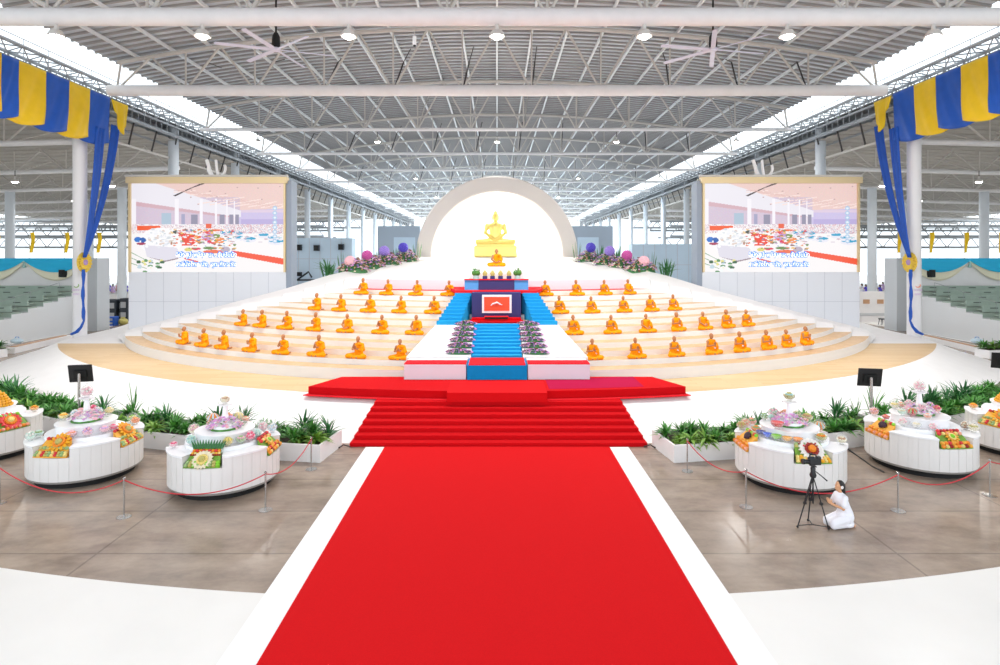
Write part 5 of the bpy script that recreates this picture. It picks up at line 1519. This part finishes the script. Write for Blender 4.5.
# ------------------------------------------------------------------ side stands with swags, walls, background
for s, nm in ((-1, 'left'), (1, 'right')):
    t = thing('grandstand', 'stepped stand of grey-green seats at the %s of the hall' % nm, 'stand', (s * 34.3, 33.4, 0))
    m = MB(); nst = 11; tread, rise = 1.5, .285
    pf = [(0, 0)]
    for k in range(nst): pf += [(k * tread, .35 + rise * k), ((k + 1) * tread, .35 + rise * k)]
    pf[-1] = (16.4, pf[-1][1]); pf.append((16.4, 0)); kk = len(pf)
    m.add([(0, y, z) for y, z in pf] + [(s * 42, y, z) for y, z in pf], [tuple(range(kk)), tuple(range(kk, 2 * kk))[::-1]] + [(i, (i + 1) % kk, kk + (i + 1) % kk, kk + i) for i in range(kk)])
    m.build('steps', M['stand'], t)
    for k in range(nst):
        z = .35 + rise * k
        m = MB(); m.box((s * 21.2, k * tread + .5, z + .36), (41.6, .08, .44)); m.box((s * 21.2, k * tread + .75, z + .3), (41.6, .5, .06)); m.box((s * 21.02, k * tread + .42, z - .06), (42, .9, .3))
        o = m.build('seat_row', M['seat'], t)
        m = MB()
        for i in range(26): m.box((s * (1.2 + 1.6 * i), k * tread + .455, z + .42), (.55, .02, .07))
        m.build('hand_slot', M['seatdark'], o)
    m = MB()
    for k in range(0, nst, 1): m.tube([(s * 1.0, k * tread, .35 + rise * k), (s * 1.0, k * tread, 1.2 + rise * k)], .013, 4)
    m.tube([(s * 1.0, 0, 1.2), (s * 1.0, (nst - 1) * tread, 1.2 + rise * (nst - 1))], .016, 6); m.build('handrail', M['steelgrey'], t)
    mb = MB(); mb.box((s * 62, 50.2, 3.0), (57.0, .3, 6.05)); struct(mb.build('wall_' + nm, M['white'], org=(s * 62, 50.2, 0)), 'white board wall behind the %s stand' % nm)
    mb = MB(); mb.box((s * 33.5, 50.3, 3.0), (1.0, 1.6, 6.05)); struct(mb.build('wall_%s_end' % nm, M['slab'], org=(s * 33.5, 50.3, 0)), 'grey end of the wall behind the %s stand' % nm)
    xn = [34.05 + 5.2 * i for i in range(5)]
    for i in range(4):
        xa, xb = xn[i], xn[i + 1]
        t = thing('swag', 'turquoise and cream cloth swag on the %s stand wall, %s from the pillar' % (nm, ORD[i]), 'drape', (s * (xa + xb) / 2, 49.9, 6.02), 0, 'cloth swags on the stand walls')
        for nm3, mm, d0, d1, dep in (('upper_cloth', 'cyan', 0., .95, -.16), ('lower_cloth', 'cream', .3, 1.62, -.04)):
            def fn(u, v):
                x = (u - .5) * (xb - xa); c = (1 - (2 * u - 1) ** 2)
                za = 0 if d0 == 0 else d0 * c; zb = .22 + d1 * c if d0 == 0 else .25 + d1 * c
                return (x, dep - .05 * sin(v * 12 + c * 3) * c, -(za + (zb - za) * v))
            cloth(fn, 30, 8, nm3, M[mm], t, .02)
        t = thing('tassel', 'small green tassel where swags meet on the %s wall, %s from the pillar' % (nm, ORD[i]), 'tassel', (s * xa, 49.8, 5.6), 0, 'tassels between the swags')
        m = MB(); m.lathe([(0, .2), (.09, .12), (.07, 0), (.16, -.35), (0, -.38)], n=10); m.build('cord', M['c_teal'], t, True)
    for i, x in enumerate((33.5, 36.2, 39.1, 42.0)):
        t = thing('flag', 'small yellow flag on the %s stand wall, %s from the pillar' % (nm, ORD[i]), 'flag', (s * x, 50.2, 6.02), 0, 'yellow flags on the stand walls')
        m = MB(); m.tube([(0, 0, 0), (0, 0, 2.2)], .025, 6); m.build('pole', M['steel'], t)
        cloth(lambda u, v: (.03 + (.38 - .12 * v) * u + .05 * sin(v * 5), .06 * sin(u * 6 + v * 3), 2.15 - 1.7 * v), 6, 10, 'cloth', M['flag'], t, .01)
    t = thing('loudspeaker', 'black loudspeaker hung on the %s stand wall' % nm, 'speaker', (s * 36.0, 49.75, 4.75), .35 * s)
    m = MB(); m.box((0, 0, 0), (.45, .4, .62)); m.build('cabinet', M['blk'], t); m = MB(); m.box((0, -.21, 0), (.38, .02, .54)); m.build('grille', M['blkmat'], t)
    # ledge, bag, plants by the stand foot
    p0, p1 = WZ(PX + s * (PX - 14), 347, .35), WZ(PX + s * (PX - 66), 335.5, .35)
    d = (p1 - p0); ln = d.length; t = thing('ledge', 'low white ledge with brown top along the foot of the %s stand' % nm, 'bench', ((p0.x + p1.x) / 2, (p0.y + p1.y) / 2, 0), atan2(d.y, d.x))
    m = MB(); m.box((0, 0, .17), (ln + 1, .7, .34)); m.build('base', M['white'], t); m = MB(); m.box((0, .1, .36), (ln, .35, .04)); m.build('top', M['c_brown'], t)
    p = WZ(PX + s * (PX - 17), 343, .4); t = thing('bag', 'small pale blue bag on the ledge by the %s stand' % nm, 'bag', (p.x, p.y, .38))
    m = MB(); m.ell((0, 0, .16), (.42, .25, .18), 12, 8); m.build('body', M['c_paleblue'], t, True); m = MB(); m.tube([(-.15, 0, .3), (-.1, 0, .42), (.1, 0, .42), (.15, 0, .3)], .02, 6); m.build('handle', M['sky'], t)
    q0 = WZ(PX + s * (PX - (0 if s < 0 else 12)), 352, .3)
    t = thing('planter', 'white planter at the foot of the %s stand cut by the photo edge' % nm, 'planter', (q0.x + s * 1.0, q0.y, 0), .25 * s)
    m = MB(); m.box((0, 0, .25), (2.6, .9, .5)); m.build('trough', M['planter'], t); m = MB(); m.box((0, 0, .505), (2.4, .7, .02)); m.build('soil', M['soil'], t)
    for i in range(4):
        g = thing('leafy_plant', 'bright green plant in the planter at the %s stand foot, %s from the stage side' % (nm, ORD[i]), 'plant', (q0.x + s * (.1 + .6 * i), q0.y + .06 * i, .5), i)
        link('foliage', PL[1 if i % 2 else 4], g); link('stem', stem_me, g); g.scale = (1.2,) * 3
    # blue-grey wall and block at the back
    x0, x1, Y = (288, 352, 75) if s < 0 else (632, 700, 75)
    xa, xb = (x0 - PX) / F * Y, (x1 - PX) / F * Y
    zt = H + (PY - (238 if s < 0 else 244)) / F * Y
    mb = MB(); mb.box(((xa + xb) / 2, Y + 1, zt / 2), (xb - xa, 2, zt)); struct(mb.build('wall_back_' + nm, M['bluewall'], org=((xa + xb) / 2, Y + 1, 0)), 'blue-grey wall behind the %s end of the flowers' % nm)
    m = MB()
    for i in range(1, 6): m.box((xa + (xb - xa) * i / 6, Y - .01, zt / 2), (.05, .03, zt))
    m.box(((xa + xb) / 2, Y - .01, zt - 2.6), (xb - xa, .03, .06)); struct(m.build('trim_' + ('1' if s < 0 else '2'), M['seam'], org=((xa + xb) / 2, Y, 0)), 'panel joints on the blue-grey wall')
    x0, x1, Y = (377.5, 420, 96) if s < 0 else (571, 613, 96)
    xa, xb = (x0 - PX) / F * Y, (x1 - PX) / F * Y
    mb = MB(); mb.box(((xa + xb) / 2, Y + 2, 5.5), (xb - xa, 4, 11.0)); struct(mb.build('wall_block_' + nm, M['darkwall'], org=((xa + xb) / 2, Y + 2, 0)), 'slate grey block behind the dome on the %s' % nm)
    m = MB(); x2 = (404.5 if s < 0 else 588) ; xx = (x2 - PX) / F * Y; m.box((xx, Y - .06, 4.6), (3.4, .12, 9.2)); struct(m.build('trim_' + ('3' if s < 0 else '4'), M['bluewall'], org=(xx, Y, 0)), 'pale panel on the slate grey block')
for i, (px, py) in enumerate(((299.5, 247.5), (317, 248), (341.5, 247), (300, 274))):
    p = WY(px, py, 74.9); t = thing('loudspeaker', 'small black loudspeaker on the blue-grey back wall left, %s' % ('leftmost', 'middle', 'rightmost', 'lowest')[i], 'speaker', p + Vector((0, .08, 0)), 0, 'speakers on the back wall')
    m = MB(); m.box((0, -.25, 0), (.62, .5, .72) if i < 3 else (.5, .5, .5)); m.build('cabinet', M['speaker'], t); m = MB(); m.box((0, -.51, 0), (.5, .03, .6) if i < 3 else (.4, .03, .4)); m.build('grille', M['blkmat'], t)
p = WY(302, 280, 73.5); t = thing('folding_desk', 'dark folding frame standing before the blue-grey wall on the left', 'frame', (p.x, 73.5, p.z))
m = MB(); m.box((-.4, 0, .0), (4.4, .5, .2)); m.build('top', M['speaker'], t); m = MB(); m.tube([(-.6, 0, 0), (.8, 0, 1.0), (1.2, 0, .3)], .12, 6); m.tube([(-2.0, 0, 0), (-2.0, 0, -p.z)], .08, 6); m.tube([(1.4, 0, 0), (1.4, 0, -p.z)], .08, 6); m.build('bar', M['speaker'], t)

# far audience and equipment seen between pillar and screen
aud = None
A_L = [(104, 290, 84), (109, 289, 88), (113, 290, 85), (117.5, 289, 90), (122, 290, 84), (126, 289, 87)]
A_R = [(866, 290, 84), (869.5, 288, 88), (873, 290, 85), (876.5, 289, 90), (880, 290, 83), (862, 289, 86), (883, 287, 92)]
cloths = [M['shirt'], M['c_violet'], M['c_lilac'], M['c_pink']]
prev = {}
for lst, nm in ((A_L, 'left'), (A_R, 'right')):
    for i, (px, py, Y) in enumerate(sorted(lst)):
        p = WY(px, py, Y)
        t = thing('person', 'distant seated person beyond the %s pillar, %s from left' % (nm, ORD[i]), 'person', (p.x, Y, 1.0), pi + .4 * s, 'far audience')
        o = link('body', pb, t)
        for nm2, me in (('tunic', tun), ('trousers', skr)):
            k = (nm2, i % 4)
            if k not in prev: q = me.copy(); q.materials.clear(); q.materials.append(cloths[i % 4]); prev[k] = q
            link(nm2, prev[k], t)
        link('hair', hr, t); t.scale = (1.15,) * 3
    x = ((lst[0][0] + lst[-1][0]) / 2 - PX) / F * 87
    mb = MB(); mb.box((x, 88, .5), (14, 14, 1.0)); tag(mb.build('riser_deck', M['white'], org=(x, 88, 0)), 'far white deck carrying the seated audience beyond the %s pillar' % nm, 'platform')
for i, (px, Y, w, h, mm, lab) in enumerate(((111, 53.5, 1.0, .8, 'bannerblue', 'blue equipment crate on the floor beyond the left pillar'), (112.5, 57, 1.1, 2.1, 'speaker', 'dark equipment rack behind the blue crate'),
                                            (119.5, 57.5, .8, 2.0, 'speaker', 'dark equipment rack right of the first rack behind the crate'), (125.5, 57, .7, 2.2, 'speaker', 'dark equipment rack against the left screen edge'), (123, 54, .9, .7, 'c_olive', 'olive sack on the floor beside the blue crate'))):
    x = (px - PX) / F * Y; t = thing(('equipment_crate', 'equipment_rack', 'equipment_rack', 'equipment_rack', 'sack')[i], lab, ('crate', 'rack', 'rack', 'rack', 'sack')[i], (x, Y, 0))
    if i == 4: m = MB(); m.ell((0, 0, .3), (.45, .35, .32), 12, 8); m.tube([(0, 0, .5), (0, 0, .7)], [.12, .2], 8); m.build('body', M[mm], t, True); continue
    m = MB(); m.box((0, 0, h / 2), (w, .7, h)); o = m.build('case', M[mm], t); md = o.modifiers.new('b', 'BEVEL'); md.width = .03
    m = MB(); m.box((0, -.36, h * .72), (w * .7, .03, h * .25)); m.box((0, -.36, h * .3), (w * .7, .03, h * .2)); m.build('front_panel', M['steelgrey'], t)
t = thing('partition', 'low white partition with two posters beyond the right pillar', 'partition', ((876 - PX) / F * 56, 56, 0))
m = MB(); m.box((-.2, 0, 1.45), (3.2, .15, 2.9)); m.build('board', M['white'], t)
for x in (-.95, .35): m = MB(); m.box((x, -.09, 1.95), (.6, .03, .4)); m.build('poster', M['c_brown'], t)
m = MB(); m.box((-.2, -.1, .75), (3.0, .05, .25)); m.build('rail', M['slab'], t)
t = thing('stool', 'dark stool before the white partition beyond the right pillar', 'stool', ((882 - PX) / F * 54, 54, 0))
m = MB(); m.lathe([(0, .5), (.3, .5), (.3, .58), (0, .58)], n=14); m.build('seat', M['speaker'], t, True)
for k in range(4): m = MB(); g = pi / 4 + k * pi / 2; m.tube([(.2 * cos(g), .2 * sin(g), .5), (.28 * cos(g), .28 * sin(g), 0)], .03, 6); m.build('leg', M['speaker'], t)

# ------------------------------------------------------------------ light and sky
W = bpy.data.worlds.new('sky'); SC.world = W; W.use_nodes = True
bg = W.node_tree.nodes['Background']; bg.inputs['Color'].default_value = (.87, .945, 1.0, 1); bg.inputs['Strength'].default_value = 1.7
for x, z, e in ((-2.6, .5, 420), (2.6, .5, 420), (0, 4.6, 420)):          # lamps hidden behind the arch rim light the dome
    ld = bpy.data.lights.new('dome_lamp', 'POINT'); ld.energy = e; ld.shadow_soft_size = .3; ld.color = (1, .98, .93)
    lo = bpy.data.objects.new('dome_lamp', ld); COL.objects.link(lo); lo.location = (x, YD + 1.3, ZD + z)
vs_ = SC.view_settings
SC.cycles.transparent_max_bounces = 24
SC.display_settings.display_device = 'sRGB'
vs_.view_transform = 'Standard'; vs_.look = 'None'; vs_.exposure = 0.32; vs_.gamma = 1.0; vs_.use_curve_mapping = False
